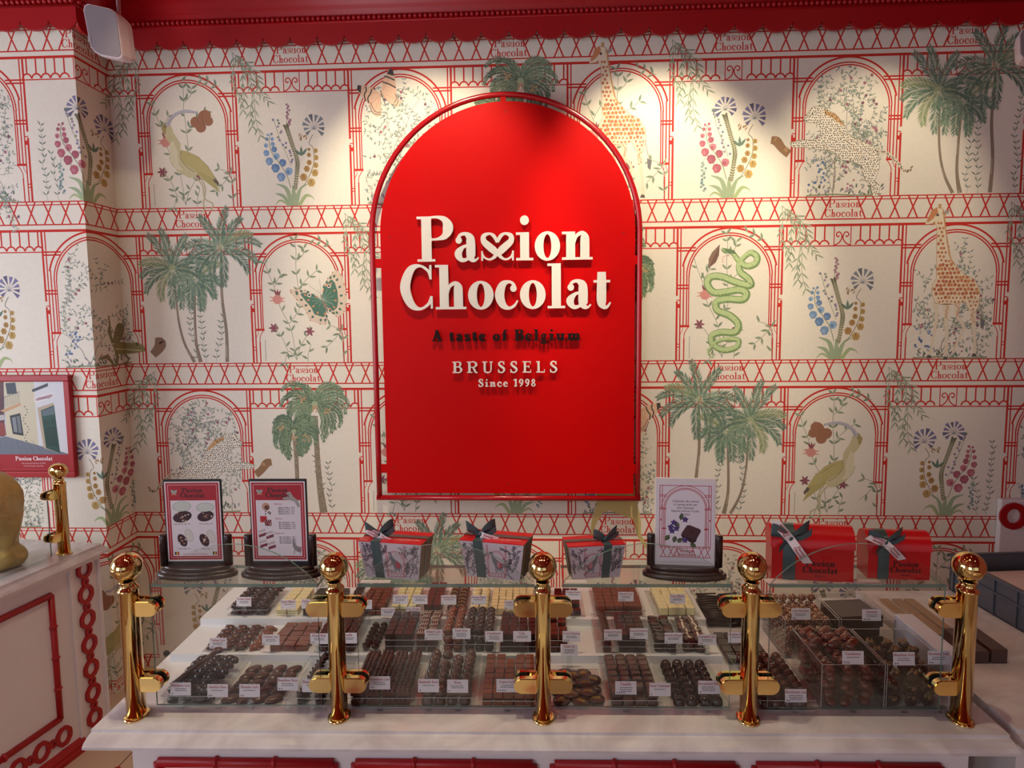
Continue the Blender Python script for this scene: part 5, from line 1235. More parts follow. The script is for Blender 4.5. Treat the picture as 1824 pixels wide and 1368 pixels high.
def violet_ink():
    I = Ink(); W, Hh = .130, .190; RD = 'b3182c'; I.lay = 0; I.rect(-W/2, 0, W/2, Hh, 'e6dce6'); I.up(); w = .0014
    L, Rr, T = -W/2+.006, W/2-.006, Hh-.006
    I.rect(L, T-.0014, Rr, T, RD)
    for s in (-1, 1):
        for x in (.0, .0055, .0095, .0125): I.rect(s*(Rr-x)-w/2, .036, s*(Rr-x)+w/2, (T if x < .007 else .128), RD)
        for y in (.160, .1565, .128, .1255): I.rect(min(s*Rr, s*(Rr-.015)), y, max(s*Rr, s*(Rr-.015)), y+w, RD)
        I.rect(min(s*(Rr-.015), s*(Rr-.005)), .078, max(s*(Rr-.015), s*(Rr-.005)), .081, RD); I.rect(s*(Rr-.0026)-.0012, .098, s*(Rr-.0026)+.0012, .103, RD)
    for r in (.0465, .0495, .0550): I.arc(0, .128, r, 0, 180, w, RD, 30)
    I.rect(L, .0355, Rr, .037, RD); I.rect(L, .0325, Rr, .0337, RD); I.rect(L, .010, Rr, .0113, RD)
    for x in (-.05, -.032, .038, .053):
        for s in (-1, 1): I.line([(x-s*.006, .0105), (x+s*.006, .036)], w, RD, False)
    for s in (-1, 1): I.line([(s*.026, .0105), (s*.017, .036)], w, RD, False)
    I.text('Pa##ion', .001, .0228, .0098, RD, .18, .07); I.text('Chocolat', .0, .0128, .0098, RD, .18, .07)
    for i, t in enumerate(('Celebrate the return', 'of spring with our', 'new seasonal', 'limited-edition Violet', 'Praline')): I.text(t, 0, .1435-.0078*i, .0055, '3a2a3a', .14, .09)
    I.up()
    for (x, y, a) in ((-.013, .084, 2.4), (-.022, .062, -1.8), (.012, .045, -.6), (-.036, .064, -2.2), (-.010, .100, 1.4), (-.018, .046, .7)): I.leaf(x, y, a, .018, .013, '5f6a50', '4a563c')
    I.poly([(-.010, .066), (-.006, .058), (.018, .044), (.026, .050), (.030, .066), (.008, .070)], '3a2228'); I.up(); I.poly([(-.008, .069), (.004, .088), (.010, .089), (.034, .080), (.037, .075), (.027, .055), (.022, .054), (-.006, .064)], '4f3036'); I.up()
    for k in range(4): I.line([(.009+k*.003, .077-k*.001), (.013+k*.003, .069)], .001, '2f1a1e', False)
    for (x, y) in ((-.033, .083), (-.020, .080), (-.026, .094), (.0, .102), (.0, .052), (-.030, .074)):
        for k in range(5): I.leaf(x, y, k*1.256+.3, .0085, .006, ['4a3470', '5b4288'][k % 2])
    return I
def counter_sign(s, t, rz, inkf, label, w=.139, h=.203, dk=True):
    r = empty('counter_sign', CP(s, t, SHZ), rz, label, 'sign', 'signs in dark wooden stands')
    m = MB()
    def ov(z0, z1, rx, ry, tr=.004, n=48):
        pr = [(1, z0), (1.0, z1-tr), (.985, z1-tr*.4), (.95, z1)]
        m.lathe([(a, z) for a, z in pr], n, (0, 0, 0), rx, ry)
    ov(0, .011, .098, .041); ov(.011, .018, .090, .036, .003); ov(.018, .027, .080, .029, .004); m.build('base', M_WOOD, r)
    for x in (-1, 1):
        m = MB(); m.lathe([(.0095, .025), (.0095, .098), (.0085, .101), (.006, .102)], 20, (x*.0785, 0, 0)); m.build('post', M_WOOD, r)
    z0 = .034
    m = MB(); m.bbox(-.0695, .0695, -.003, .003, z0-.008, z0+h, .001); fr = m.build('panel', M_BLACK if dk else M_WHITE, r)
    fr.rotation_euler = (0, 0, 0)
    ink_mesh(inkf, lambda u, v, q: (u, -.0034-q, z0+.002+v), 'printed_card', M_PAPER, r)
    return r
counter_sign(-.8365, .083, YC+.02, red_menu_ink(0), 'red menu in a dark wooden stand showing four pairs of ovals, leftmost')
counter_sign(-.630, .083, YC-.01, red_menu_ink(1), 'red price menu in a dark wooden stand, listing box sizes, second from the left')
counter_sign(.3375, .078, YC-.10, violet_ink(), 'white Violet Praline card with a red printed arch in a dark wooden stand', dk=False)

M_RIB = mat('ribbon_green', '46585a', .3, 0, .5, var=.08, scale=60)
M_TAG = mat('tag_paper', 'f0dede', .5)
M_BOXRED = mat('box_red', 'cf1018', .3, 0, .5, var=.03)
M_KRAFT = mat('box_side', '9c8468', .6, var=.2, scale=90)
def bow(parent, p, sc=1.0, seed=0, tilt=0.0, tag_dirs=((1, -.6),)):
    "two loops, a knot, two tails and printed ribbon tags"
    m = MB(); rnd = random.Random(seed); P = Vector(p)
    def band(path, w, nrm=None, mb=m):
        N = len(path); vs = []
        for i, q in enumerate(path):
            q = Vector(q[:3]); ww = w[i] if isinstance(w, list) else w
            vs += [P+(q+Vector((0, -ww*.3, ww)))*sc, P+(q-Vector((0, -ww*.3, ww)))*sc]
        fs = [(2*i, 2*i+1, 2*i+3, 2*i+2) for i in range(N-1)]
        vs2 = [v+Vector((0, .0008, .0)) for v in vs]
        mb.add(vs, fs, 0, True); mb.add(vs2, fs, 0, True)
    for s, l, up in ((-1, .038, .016), (1, .036, .026)):
        n = 12; path = []; ww = []
        for k in range(n+1):
            a = 2*PI*k/n; path.append((s*l*.5*(1-math.cos(a)), -.010*math.sin(a)-.004, up*.5*(1-math.cos(a))+.006+.008*math.sin(a))); ww.append(.004+.009*(1-math.cos(a))/2)
        band(path, ww)
    for s, dx, dz in ((-1, -.022, -.018), (1, .040, .022)):
        band([(0, -.003, .003), (dx*.5, -.008, dz*.3), (dx, -.011, dz)], [.003, .006, .0085])
    m.ell(P+Vector((0, -.005, .006))*sc, (.0065*sc, .006*sc, .0075*sc), 12, 8)
    b = m.build('bow', M_RIB, parent, fix=False)
    for (dx, dz) in tag_dirs:
        q = MB(); n = 6; vs = []
        for k in range(n+1):
            f = k/n; c = Vector((dx*f, -.009-.004*math.sin(f*PI), dz*f+.004)); perp = Vector((-dz, 0, dx)).normalized()*.0085*(1 if k < n else .9)
            e = Vector((dx, 0, dz)).normalized()*(.009 if k == n else 0)
            vs += [P+(c+perp+e)*sc, P+(c-perp)*sc]
        fs = [(2*i, 2*i+1, 2*i+3, 2*i+2) for i in range(n)]
        q.add(vs, fs, 0, True); q.add([v+Vector((0, .0005, 0)) for v in vs], fs, 0, True); o = q.build('ribbon_tag', M_TAG, parent, fix=False)
        I = Ink(); L = math.hypot(dx, dz); I.text('Pa##ion', L*.55, .001, .0055, 'b03040', .22, .1); I.text('Chocolat', L*.55, -.0062, .0055, 'b03040', .22, .1)
        c, s_ = dx/L, dz/L
        ink_mesh(I, lambda u, v, h: tuple(P+Vector((u*c-v*s_, -.0145-h-.002*0, u*s_+v*c+.004))*sc), 'tag_print', M_PAPER, o)
def ballotin(s, t, rz, seed, ribx, label, tags, flip=1):
    r = empty('gift_box', CP(s, t, SHZ), rz, label, 'gift box', 'ribboned gift boxes')
    wb, wt, db, dt, h = .132, .158, .064, .088, .090
    m = MB(); vs = [(-wb/2, -db/2, 0), (wb/2, -db/2, 0), (wb/2, db/2, 0), (-wb/2, db/2, 0), (-wt/2, -dt/2, h), (wt/2, -dt/2, h), (wt/2, dt/2, h), (-wt/2, dt/2, h)]
    b0 = len(m.v); m.v += vs
    for f, mm in (((3, 2, 1, 0), 0), ((0, 1, 5, 4), 0), ((1, 2, 6, 5), 1), ((2, 3, 7, 6), 0), ((3, 0, 4, 7), 1)): m.f.append(list(f)); m.m.append(mm); m.s.append(False); m.c.append(None)
    for k in range(5):   # folded layers on the narrow ends
        x = wt/2+.0006; f = .25+.15*k
        m.add([(wb/2+(wt-wb)/2*q+.0008, (-db/2-(dt-db)/2*q)*(1-2*f*0)+dt*f*.9, h*q) for q in (0, 1)]+[(wb/2+(wt-wb)/2*q+.0028, (-db/2-(dt-db)/2*q)+dt*f*.9+.002, h*q) for q in (0, 1)], [(0, 1, 3, 2)], 1)
    m.build('carton', [M_WHITE, M_KRAFT], r)
    m = MB(); m.bbox(-wt/2-.001, wt/2+.001, -dt/2-.001, dt/2+.001, h, h+.0025, .0008); m.build('lid', M_BOXRED, r)
    I = Ink(); rnd = random.Random(seed)
    fx = lambda u, v: u*(wb+(wt-wb)*v/h)/wt
    I.lay = 0; I.rect(-wt/2, 0, wt/2, h, 'd8c6cc'); I.up()
    for _ in range(95):
        x = rnd.uniform(-wt/2+.004, wt/2-.004); y = rnd.uniform(.002, h-.012)
        if abs(x-.012*flip) < .026: continue
        a = rnd.uniform(.6, 2.5); pts = [(x, y)]
        for k in range(5): a += rnd.uniform(-.6, .6); x += .005*math.cos(a); y += .005*math.sin(a); pts.append((x, y)); 
        I.line([q for q in pts if q[1] < h], .0008, '4f4450', True, None, 2)
        for q in pts:
            for s_ in (-1, 1):
                if 0 < q[1] < h-.006 and abs(q[0]) < wt/2-.006: I.leaf(q[0], q[1], a+s_*rnd.uniform(.5, 1.4), rnd.uniform(.004, .006), .0024, rnd.choice(['4a4650', '5c5660', '6b4a58', '3f4a4a']))
    c = .012*flip
    for x in (-.025, -.022, .022, .025): I.rect(c+x-.0006, .006, c+x+.0006, h-.004, 'c03040')
    I.arc(c, .05, .0205, 0, 180, .0012, 'c03040', 16); I.arc(c, .05, .0175, 0, 180, .0009, 'c03040', 16); I.rect(c-.026, .005, c+.026, .0062, 'c03040'); I.rect(c-.026, 0.0135, c+.026, .0145, 'c03040')
    for k in range(6):
        for s_ in (-1, 1): I.line([(c-.022+k*.0088-s_*.002, .006), (c-.022+k*.0088+s_*.002, .0138)], .0007, 'c03040', False)
    I.up(); G = '7a7880'
    I.line([(c-.012*flip, .066, .005), (c-.010*flip, .055, .007), (c-.004*flip, .044, .014), (c+.006*flip, .034, .020), (c+.014*flip, .026, .016)], .01, G); I.leaf(c-.011*flip, .066, PI if flip > 0 else 0, .009, .005, G)
    for x in (-.004, .0, .009, .015): I.line([(c+x*flip, .034), (c+(x+.002)*flip, .016)], .0026, G)
    I.up(); I.poly([(c+.001*flip, .046), (c+.014*flip, .040), (c+.014*flip, .026), (c+.001*flip, .030)], 'c04858')
    for k in range(3): I.line([(c+(.003+k*.004)*flip, .044), (c+(.003+k*.004)*flip, .030)], .0012, 'e8d8dc', False)
    ink_mesh(I, lambda u, v, q: (fx(u, v), -db/2-(dt-db)/2*v/h-.0004-q, v), 'printed_wrap', M_PAPER, r)
    J = Ink(); J.text('Pa##ion Chocolat', .03, -.022, .008, 'e8c0c0', .2, .08); J.text('BRUSSELS', .03, -.029, .0035, 'e8c0c0', .2, .1)
    ink_mesh(J, lambda u, v, q: (u, v, h+.0028+q), 'lid_print', M_PAPER, r)
    rb = MB(); w = .0115; x = ribx
    yb, yt = -db/2-.0012, -dt/2-.0022
    xb = x*wb/wt
    rb.add([(xb-w, yb, .0), (xb+w, yb, .0), (x+w, yt, h+.003), (x-w, yt, h+.003), (x+w, dt/2+.002, h+.0034), (x-w, dt/2+.002, h+.0034), (xb+w, db/2+.0015, 0), (xb-w, db/2+.0015, 0)], [(0, 1, 2, 3), (3, 2, 4, 5), (5, 4, 6, 7)])
    e = wt/2+.002; rb.add([(-e, -.008, h+.0040), (e, -.008, h+.0040), (e, .012, h+.0040), (-e, .012, h+.0040), (wb/2+.002, -.008, 0), (wb/2+.002, .012, 0), (-wb/2-.002, -.008, 0), (-wb/2-.002, .012, 0)], [(0, 1, 2, 3), (1, 4, 5, 2), (0, 3, 7, 6)])
    rb.build('ribbon', M_RIB, r, fix=False)
    bow(r, (x, -.012, h+.006), 1.0 if seed < 3 else .9, seed, 0, tags)
    return r
ballotin(-.350, .092, YC-.20, 1, -.036, 'white patterned gift box with red lid and dark bow, left of three', ((-.026, .010), (.032, -.016)))
ballotin(-.1080, .092, YC-.26, 2, -.034, 'white patterned gift box with red lid and dark bow, beside the middle brass post', ((.036, -.008),))
g3 = ballotin(.1230, .090, YC+.16, 3, .030, 'white patterned gift box with red lid and bow, right of the middle brass post', (), -1); g3.scale = (.86, .86, .9)
def trunk(s, t, rz, label, L, tags, sc=1.0):
    r = empty('domed_gift_box', CP(s, t, SHZ), rz, label, 'gift box', 'red domed trunk boxes'); D = .085
    prof = [(-D/2, 0), (-D/2, .085), (-D/2+.004, .100), (-D/2+.014, .114), (-D/2+.03, .122), (0, .1245), (D/2-.03, .122), (D/2-.014, .114), (D/2-.004, .100), (D/2, .085), (D/2, 0)]
    m = MB(); m.prism(prof, lambda a, b: (-L/2+.003, a, b), (L-.006, 0, 0), 0, 0, False); m.build('body', M_BOXRED, r)
    m = MB(); P = [(a*1.02, b+.001) for a, b in prof if b > .08]; P = [(-D/2*1.02-.0008, .078)]+P+[(D/2*1.02+.0008, .078)]
    n = len(P); vs = [(-L/2, a, b) for a, b in P]+[(L/2, a, b) for a, b in P]; m.add(vs, [(i, i+1, n+i+1, n+i) for i in range(n-1)], 0, True); m.add(vs, [list(range(n))[::-1], [n+i for i in range(n)]])
    m.build('domed_lid', M_BOXRED, r, fix=False)
    x = -L/2+.042; w = .0145
    q = [(a*1.03, b+.0018 if b > 0 else 0) for a, b in prof]; q[0] = (-D/2-.0022, 0); q[1] = (-D/2-.0022, .085); m = MB(); n = len(q)
    vs = [(x-w, a, b) for a, b in q]+[(x+w, a, b) for a, b in q]; m.add(vs, [(i, i+1, n+i+1, n+i) for i in range(n-1)], 0, True); m.build('ribbon', M_RIB, r, fix=False)
    J = Ink(); J.text('Pa##ion', .018, .036, .0155, '3a0a10', .22, .08); J.text('Chocolat', .018, .019, .0155, '3a0a10', .22, .08); J.text('BRUSSELS', .018, .010, .004, '5a0a10', .2, .1)
    ink_mesh(J, lambda u, v, h: (u, -D/2-.0006-h, v), 'printed_name', M_PAPER, r)
    bow(r, (x, -D/2-.004, .098), 1.15, 5, 0, tags); r.scale = (sc, sc, sc)
trunk(.632, .088, YC-.15, 'larger red domed gift trunk with dark bow, left of the pair', .190, ((-.030, .034), (.032, -.045)), .98)
trunk(.832, .092, YC-.10, 'smaller red domed gift trunk with dark bow, right of the pair', .165, ((-.036, .014), (.034, -.034)), .86)
for (s, t, w, d, rz, lb) in ((.553, .045, .07, .030, .1, 'white paper slip on the glass shelf, left end before the larger red trunk'), (.735, .042, .085, .028, -.15, 'white paper slip on the glass shelf between the two red trunks'), (-.392, .04, .07, .018, .0, 'white paper slip on the glass shelf before the left gift box'), (.078, .04, .05, .020, .0, 'white paper slip on the glass shelf before the right gift box')):
    m = MB(); m.box(-w/2, w/2, -d/2, d/2, 0, .0007); tag(m.build('paper_slip', M_TAG, None, CP(s, t, SHZ+.0001), YC+rz), lb, 'paper')

# ------------------------------------------------------------------ right counter clutter
def on(x, y): d = ray(x, y); k = (CZ-CAM_H)/d.z; return Vector((d.x*k, d.y*k, CZ))
def crate():
    a = on(1690, 1050); b = on(1824, 1128); dx = (b-a).normalized(); rz = math.atan2(dx.y, dx.x)+PI
    r = empty('storage_crate', a+Vector((0, 0, .0006)), rz+PI, 'dark grey plastic stacking crate on the right marble worktop, cut by the edge', 'crate')
    Lc, Wc, h, t = .60, .40, .118, .006     # local x along the near side, local y away
    G = mat('crate_grey', '50525a', .5, var=.05)
    m = MB(); m.box(0, Lc, 0, Wc, 0, .006); m.box(0, Lc, 0, t, 0, h); m.box(0, Lc, Wc-t, Wc, 0, h); m.box(0, t, 0, Wc, 0, h); m.box(Lc-t, Lc, 0, Wc, 0, h)
    m.bbox(-.008, Lc+.008, -.008, t, h-.004, h+.004, .002); m.bbox(-.008, Lc+.008, Wc-t, Wc+.008, h-.004, h+.004, .002); m.bbox(-.008, t, -.008, Wc+.008, h-.004, h+.004, .002); m.bbox(Lc-t, Lc+.008, -.008, Wc+.008, h-.004, h+.004, .002)
    m.bbox(-.006, Lc+.006, -.006, 0, .07, .076, .001)
    for k in range(7): m.bbox(.02+k*.093, .026+k*.093, -.006, 0, .004, h, .001)
    m.build('crate_body', G, r)
    m = MB(); m.bbox(.03, Lc-.03, .03, Wc-.03, .0065, .07, .002); tag(m.build('paper_stack', M_TAG, None, a+Vector((0, 0, .0006)), rz+PI), 'pale stack of paper lying inside the grey crate', 'paper')
crate()
def block(name, s0, s1, t0, t1, z0, z1, M, label, cat, rz=0, grp=None, bev=.002):
    m = MB(); w, d = (s1-s0)/2, (t1-t0)/2; m.bbox(-w, w, -d, d, 0, z1-z0, bev); return tag(m.build(name, M, None, CP((s0+s1)/2, (t0+t1)/2, z0), YC+rz), label, cat, grp)
block('carton_box', .980, 1.030, .12, .365, CZ+.0005, CZ+.10, mat('white_carton', 'dcd6e4', .5), 'long narrow white carton beside the last brass post', 'box')
MW = mat('cocoa_box', '54403c', .5); MC = mat('cardboard', 'a98a6c', .7)
block('brown_box', 1.148, 1.190,   .276, .42, CZ+.0005, CZ+.034, MW, 'long dark brown box with ridged top, left of two on the right worktop', 'box')
block('brown_box', 1.196, 1.238, .276, .43, CZ+.0005, CZ+.040, MW, 'long dark brown box, right of two on the right worktop', 'box')
for i, (s, a, b) in enumerate(((1.10, .42, .70), (1.142, .44, .70), (1.18, .46, .70))):
    block('cardboard_strip', s, s+.030, a, b, CZ+.0005, CZ+.006, MC, ['leftmost flat cardboard strip behind the white carton', 'middle flat cardboard strip behind the white carton', 'rightmost flat cardboard strip behind the white carton'][i], 'cardboard', .0, 'cardboard strips', .001)
def acrylic_box():
    m = MB(); t = .003; w, d, h = .10, .16, .05
    m.box(0, w, 0, d, 0, t); m.box(0, w, 0, t, t, h); m.box(0, w, d-t, d, t, h); m.box(0, t, t, d-t, t, h); m.box(w-t, w, t, d-t, t, h)
    tag(m.build('acrylic_box', M_ACRYL, None, CP(1.22, .56, CZ+.0005), YC-.2), 'small clear acrylic box beside the grey crate', 'box')
# ------------------------------------------------------------------ chocolates, trays, bins, price cards
DARK = mat('dark_chocolate', '2e1510', .22, 0, .5, var=.15, scale=50, bump=.1, bscale=200)
MILK = mat('milk_chocolate', '7a3f26', .24, 0, .5, var=.15, scale=50, bump=.1, bscale=200)
MID = mat('mid_chocolate', '522619', .22, 0, .5, var=.15, scale=50)
GREYC = mat('bloomed_chocolate', '5a3a30', .24, 0, .5, var=.15, scale=50)
WHITEC = mat('white_chocolate', 'ecdca8', .4, 0, .5, var=.04, scale=50)
CREAMC = mat('cream_chocolate', 'e8cf9c', .42, 0, .5, var=.05, scale=50)
NUTM = mat('walnut', 'a0754a', .6, var=.4, scale=120, bump=.8, bscale=250)
GOLD = mat('gold_print', 'd8b440', .4)
STRIPE = mat('white_stripe', 'e8dccb', .45)
CRUNCH = mat('praline_crunch', '7a3a24', .5, var=.5, scale=180, bump=.8, bscale=250)
KINDS = {}
def kind(name):
    def d(f): KINDS[name] = f; return f
    return d
@kind('chocolate_turtle')
def _k(m):
    m.ell((0, 0, .006), (.0155, .012, .009), 14, 8, zmin=0)
    for x, y in ((.010, .010), (-.010, .010), (.010, -.010), (-.010, -.010)): m.ell((x, y, .003), (.005, .004, .0035), 8, 5, zmin=0)
    m.ell((.018, 0, .005), (.006, .0045, .0045), 8, 6, zmin=0)
    for k in range(3): m.tube([(-.010+k*.009, .010*math.sin(PI*(j/6)) if 0 else (-.010+.020*j/6), .0145-.011*((j/6-.5)*2)**2) for j in range(7)], .0009, 5)
@kind('shell_chocolate')
def _k(m):
    m.ell((-.006, 0, .006), (.016, .0115, .0125), 14, 8, zmin=0, rot=Matrix.Rotation(.5, 3, 'Z')); m.ell((.009, .004, .005), (.014, .010, .0105), 14, 8, zmin=0, rot=Matrix.Rotation(-.4, 3, 'Z'))
    m.tube([(-.018, -.006, .010), (-.006, -.001, .018), (.006, .003, .0165), (.018, .006, .009)], .0016, 6)
@kind('leaf_chocolate')
def _k(m):
    m.ell((0, 0, .004), (.024, .0135, .0085), 16, 8, zmin=0); m.tube([(-.022, 0, .007), (0, 0, .0128), (.022, 0, .007)], .0011, 6)
    for k in (-.010, 0, .010):
        for s in (-1, 1): m.tube([(k, 0, .0122), (k+.006, s*.008, .0085)], .0006, 5)
@kind('seahorse_chocolate')
def _k(m):
    m.tube([(-.019, .002, .005), (-.012, -.004, .007), (-.004, -.002, .008), (.004, .004, .008), (.012, .002, .007), (.019, -.004, .005)], [.0035, .0062, .0075, .006, .0068, .003], 9)
    for k in range(5): m.ell((-.014+k*.007, (-1)**k*.004, .0115), (.0028, .0028, .003), 7, 5)
@kind('three_bead_praline')
def _k(m):
    m.bbox(-.0165, .0165, -.0062, .0062, 0, .012, .0015)
    for k in (-1, 0, 1): m.ell((k*.0108, 0, .012), (.0057, .0060, .0068), 12, 8)
@kind('domed_praline')
def _k(m):
    m.lathe([(.0135, 0), (.014, .002), (.014, .006), (.0128, .0115), (.010, .0165), (.006, .0195), (.0015, .0208)], 18, cap=True)
@kind('square_chocolate')
def _k(m): m.bbox(-.0112, .0112, -.0112, .0112, 0, .014, .0011)
@kind('chocolate_tablet')
def _k(m): m.bbox(-.0158, .0158, -.0128, .0128, 0, .0055, .0006); m.bbox(-.009, .009, -.0035, .0035, .0054, .0060, .0002)
@kind('gold_printed_disc')
def _k(m):
    m.lathe([(.020, 0), (.0208, .0015), (.0208, .0035), (.0195, .0052), (.001, .0056)], 26)
    for j, w in enumerate((.010, .012)): 
        for k in range(6): m.box(-w+k*w/3, -w+k*w/3+.0022, .0028-j*.006, .0052-j*.006, .0054, .0061, 1)
@kind('rounded_praline')
def _k(m): m.ell((0, 0, .007), (.0132, .0132, .0095), 20, 10, e=.55, e2=.38, zmin=0)
@kind('almond_chocolate')
def _k(m): m.ell((0, 0, .008), (.0125, .0100, .0088), 14, 9)
@kind('ribbed_chocolate')
def _k(m):
    m.bbox(-.011, .011, -.011, .011, 0, .011, .001)
    for k in range(4): m.tube([(-.0085+k*.0057, -.0105, .0112), (-.0085+k*.0057, .0105, .0112)], .0021, 6)
@kind('rough_praline')
def _k(m):
    rnd = random.Random(2); m.ell((0, 0, .010), (.0105, .0105, .0105), 12, 8)
    for _ in range(26):
        a, b = rnd.uniform(0, 6.28), rnd.uniform(-.6, 1.5); m.ell((.0100*math.cos(a)*math.cos(b), .0100*math.sin(a)*math.cos(b), .010+.0100*math.sin(b)), (.0022, .0022, .0022), 5, 4)
@kind('acorn_praline')
def _k(m):
    m.lathe([(.0105, 0), (.0115, .002), (.0115, .008), (.0125, .0085), (.0125, .0105), (.0105, .0135), (.0065, .0165), (.0015, .0175)], 14); m.ell((0, 0, .018), (.0022, .0022, .002), 6, 4)
@kind('striped_chocolate')
def _k(m):
    m.bbox(-.012, .012, -.011, .011, 0, .013, .0015)
    for k in range(4): m.tube([(-.011+k*.006, -.0095, .0132), (-.006+k*.005, 0, .0136), (-.009+k*.006, .0095, .0132)], .0008, 5, 1)
@kind('waffled_bar')
def _k(m):
    m.bbox(-.0155, .0155, -.0105, .0105, 0, .013, .001)
    for k in range(5): m.tube([(-.013+k*.0065, -.0095, .0132), (-.010+k*.0050, .0095, .0132)], .0011, 5)
@kind('oval_domino')
def _k(m):
    m.lathe([(.0135, 0), (.0142, .001), (.0142, .009), (.0132, .0098)], 22, (0, 0, 0), 1, .72)
    m.box(-.0022, .0022, -.0095, .0095, .0095, .0104, 1)
@kind('plain_oval')
def _k(m): m.lathe([(.0135, 0), (.0142, .001), (.0142, .009), (.0132, .0098)], 22, (0, 0, 0), 1, .72)
@kind('long_chocolate_bar')
def _k(m): m.bbox(-.013, .013, -.019, .019, 0, .013, .001)
@kind('chocolate_stick')
def _k(m): m.tube([(-.032, 0, .0028), (0, .0012, .0028), (.032, 0, .0028)], .0027, 7)
@kind('cream_cylinder')
def _k(m): m.lathe([(.0125, 0), (.0132, .001), (.0128, .022), (.0118, .0245), (.006, .0255)], 18)
@kind('tall_cube')
def _k(m): m.bbox(-.0098, .0098, -.0098, .0098, 0, .021, .0014)
@kind('white_cube')
def _k(m): m.bbox(-.0125, .0125, -.0125, .0125, 0, .023, .0018); m.ell((0, 0, .023), (.0045, .0035, .0018), 10, 5)
@kind('gold_string_praline')
def _k(m):
    m.bbox(-.013, .013, -.012, .012, 0, .010, .0015); m.tube([(-.012, -.006, .0106), (-.002, .004, .0112), (.009, -.008, .0106)], .0007, 5, 1)
@kind('crunchy_square')
def _k(m):
    rnd = random.Random(6); m.bbox(-.0125, .0125, -.0125, .0125, 0, .012, .001)
    for _ in range(14): m.ell((rnd.uniform(-.010, .010), rnd.uniform(-.010, .010), .012), (.0025, .0018, .0012), 6, 4, rot=Matrix.Rotation(rnd.uniform(0, 3), 3, 'Z'))
@kind('caramelised_nut')
def _k(m): m.ell((0, 0, .010), (.023, .0120, .0105), 14, 9); m.ell((.011, .003, .0105), (.0115, .0115, .0105), 12, 8); m.ell((-.010, -.003, .0105), (.0110, .0112, .0100), 12, 8)
@kind('nut_cluster')
def _k(m):
    rnd = random.Random(8); m.ell((0, 0, .010), (.012, .012, .010), 10, 7)
    for _ in range(70):
        a, b = rnd.uniform(0, 6.28), rnd.uniform(-.5, 1.5); m.ell((.0118*math.cos(a)*math.cos(b), .0118*math.sin(a)*math.cos(b), .010+.0105*math.sin(b)), (.0019, .0017, .0016), 5, 4, m=1 if rnd.random() < .5 else 0)
@kind('walnut_mendiant')
def _k(m):
    m.ell((0, 0, .006), (.024, .013, .008), 14, 7, zmin=0)
    for x, s in ((.004, 1.1),):
        for q in (-1, 1): m.ell((x, q*.0045, .013), (.009*s, .0042, .0045), 9, 6, m=1); m.tube([(x-.007, q*.0045, .0165), (x-.002, q*.0065, .0190), (x+.003, q*.0035, .0185), (x+.007, q*.005, .0160)], .0013, 5, 1)
@kind('clear_wrapped_sweet')
def _k(m): m.ell((0, 0, .010), (.010, .010, .010), 12, 8)
PROTO = {}
COUNT = [0]
def piece(k, mats, label, grp, cat='chocolate'):
    key = (k, tuple(m.name for m in mats), grp)
    if key in PROTO: return dup(PROTO[key])
    # one mesh per kind and material, shared by every copy
    mk = (k, tuple(m.name for m in mats))
    if mk in PROTO: o = PROTO[mk].copy(); COL.objects.link(o)
    else: m = MB(); KINDS[k](m); o = m.build(k, list(mats)); PROTO[mk] = o
    o['label'] = label; o['category'] = cat; o['group'] = grp
    PROTO[key] = o; return o
def plate(s0, s1, t0, t1, z, label):
    m = MB(); m.box(-(s1-s0)/2, (s1-s0)/2, -(t1-t0)/2, (t1-t0)/2, 0, .0022, mats=(0, 0, 1, 1, 1, 1))
    return tag(m.build('acrylic_tray', [M_ACRYL, M_AEDGE], None, CP((s0+s1)/2, (t0+t1)/2, z), YC), label, 'tray', 'clear acrylic trays')
HT = {'chocolate_turtle': .0155, 'shell_chocolate': .0195, 'leaf_chocolate': .014, 'seahorse_chocolate': .0155, 'three_bead_praline': .0195, 'domed_praline': .0215, 'square_chocolate': .0145, 'chocolate_tablet': .0065, 'gold_printed_disc': .0065, 'rounded_praline': .017, 'ribbed_chocolate': .0138, 'rough_praline': .0212, 'acorn_praline': .0205, 'striped_chocolate': .0148, 'waffled_bar': .0148, 'oval_domino': .0108, 'plain_oval': .0108, 'long_chocolate_bar': .0135, 'chocolate_stick': .006, 'cream_cylinder': .026, 'tall_cube': .0215, 'white_cube': .0252, 'gold_string_praline': .0118, 'crunchy_square': .0135}
RND = random.Random(42)
def tray(s0, s1, t0, t1, zl, k, mats, px, pt, layers, desc, plates=True, jit=.0012, rot=.05, rz=0.0, skip=.0, low_rows=2, tilt=0.0):
    "rows of one kind; lower layers only where the photograph shows them, along the front"
    z = CZ+zl+.0008; grp = desc; cat = 'chocolate'
    w = PLATE_NOTE.get((round(s0, 3), round(t0, 3)))
    nx = max(1, int((s1-s0)/px+.01)); nt = max(1, int((t1-t0)/pt+.01)); h = HT[k]
    ox = (s1-s0-nx*px)/2
    for L in range(layers):
        if plates:
            plate(s0-.003, s1+.003, t0-.004, t1+.002, z, ('top' if L == layers-1 else 'lower')+' clear tray of '+desc); z += .0024
        for j in range(nt):
            if L < layers-1 and j >= low_rows and plates: continue
            for i in range(nx):
                if L == layers-1 and skip and RND.random() < skip: continue
                o = piece(k, mats, desc, grp)
                o.location = CP(s0+ox+(i+.5)*px+RND.uniform(-jit, jit), t0+(j+.5)*pt+RND.uniform(-jit, jit), z+.0002)
                o.rotation_euler = (RND.uniform(-tilt, tilt), RND.uniform(-tilt, tilt), YC+rz+RND.uniform(-rot, rot))
        z += h+.0006
    return z
PLATE_NOTE = {}
T0, T1, T2 = 0.0, .0209, .0418
D_, K_, W_ = [DARK], [MILK], [WHITEC]
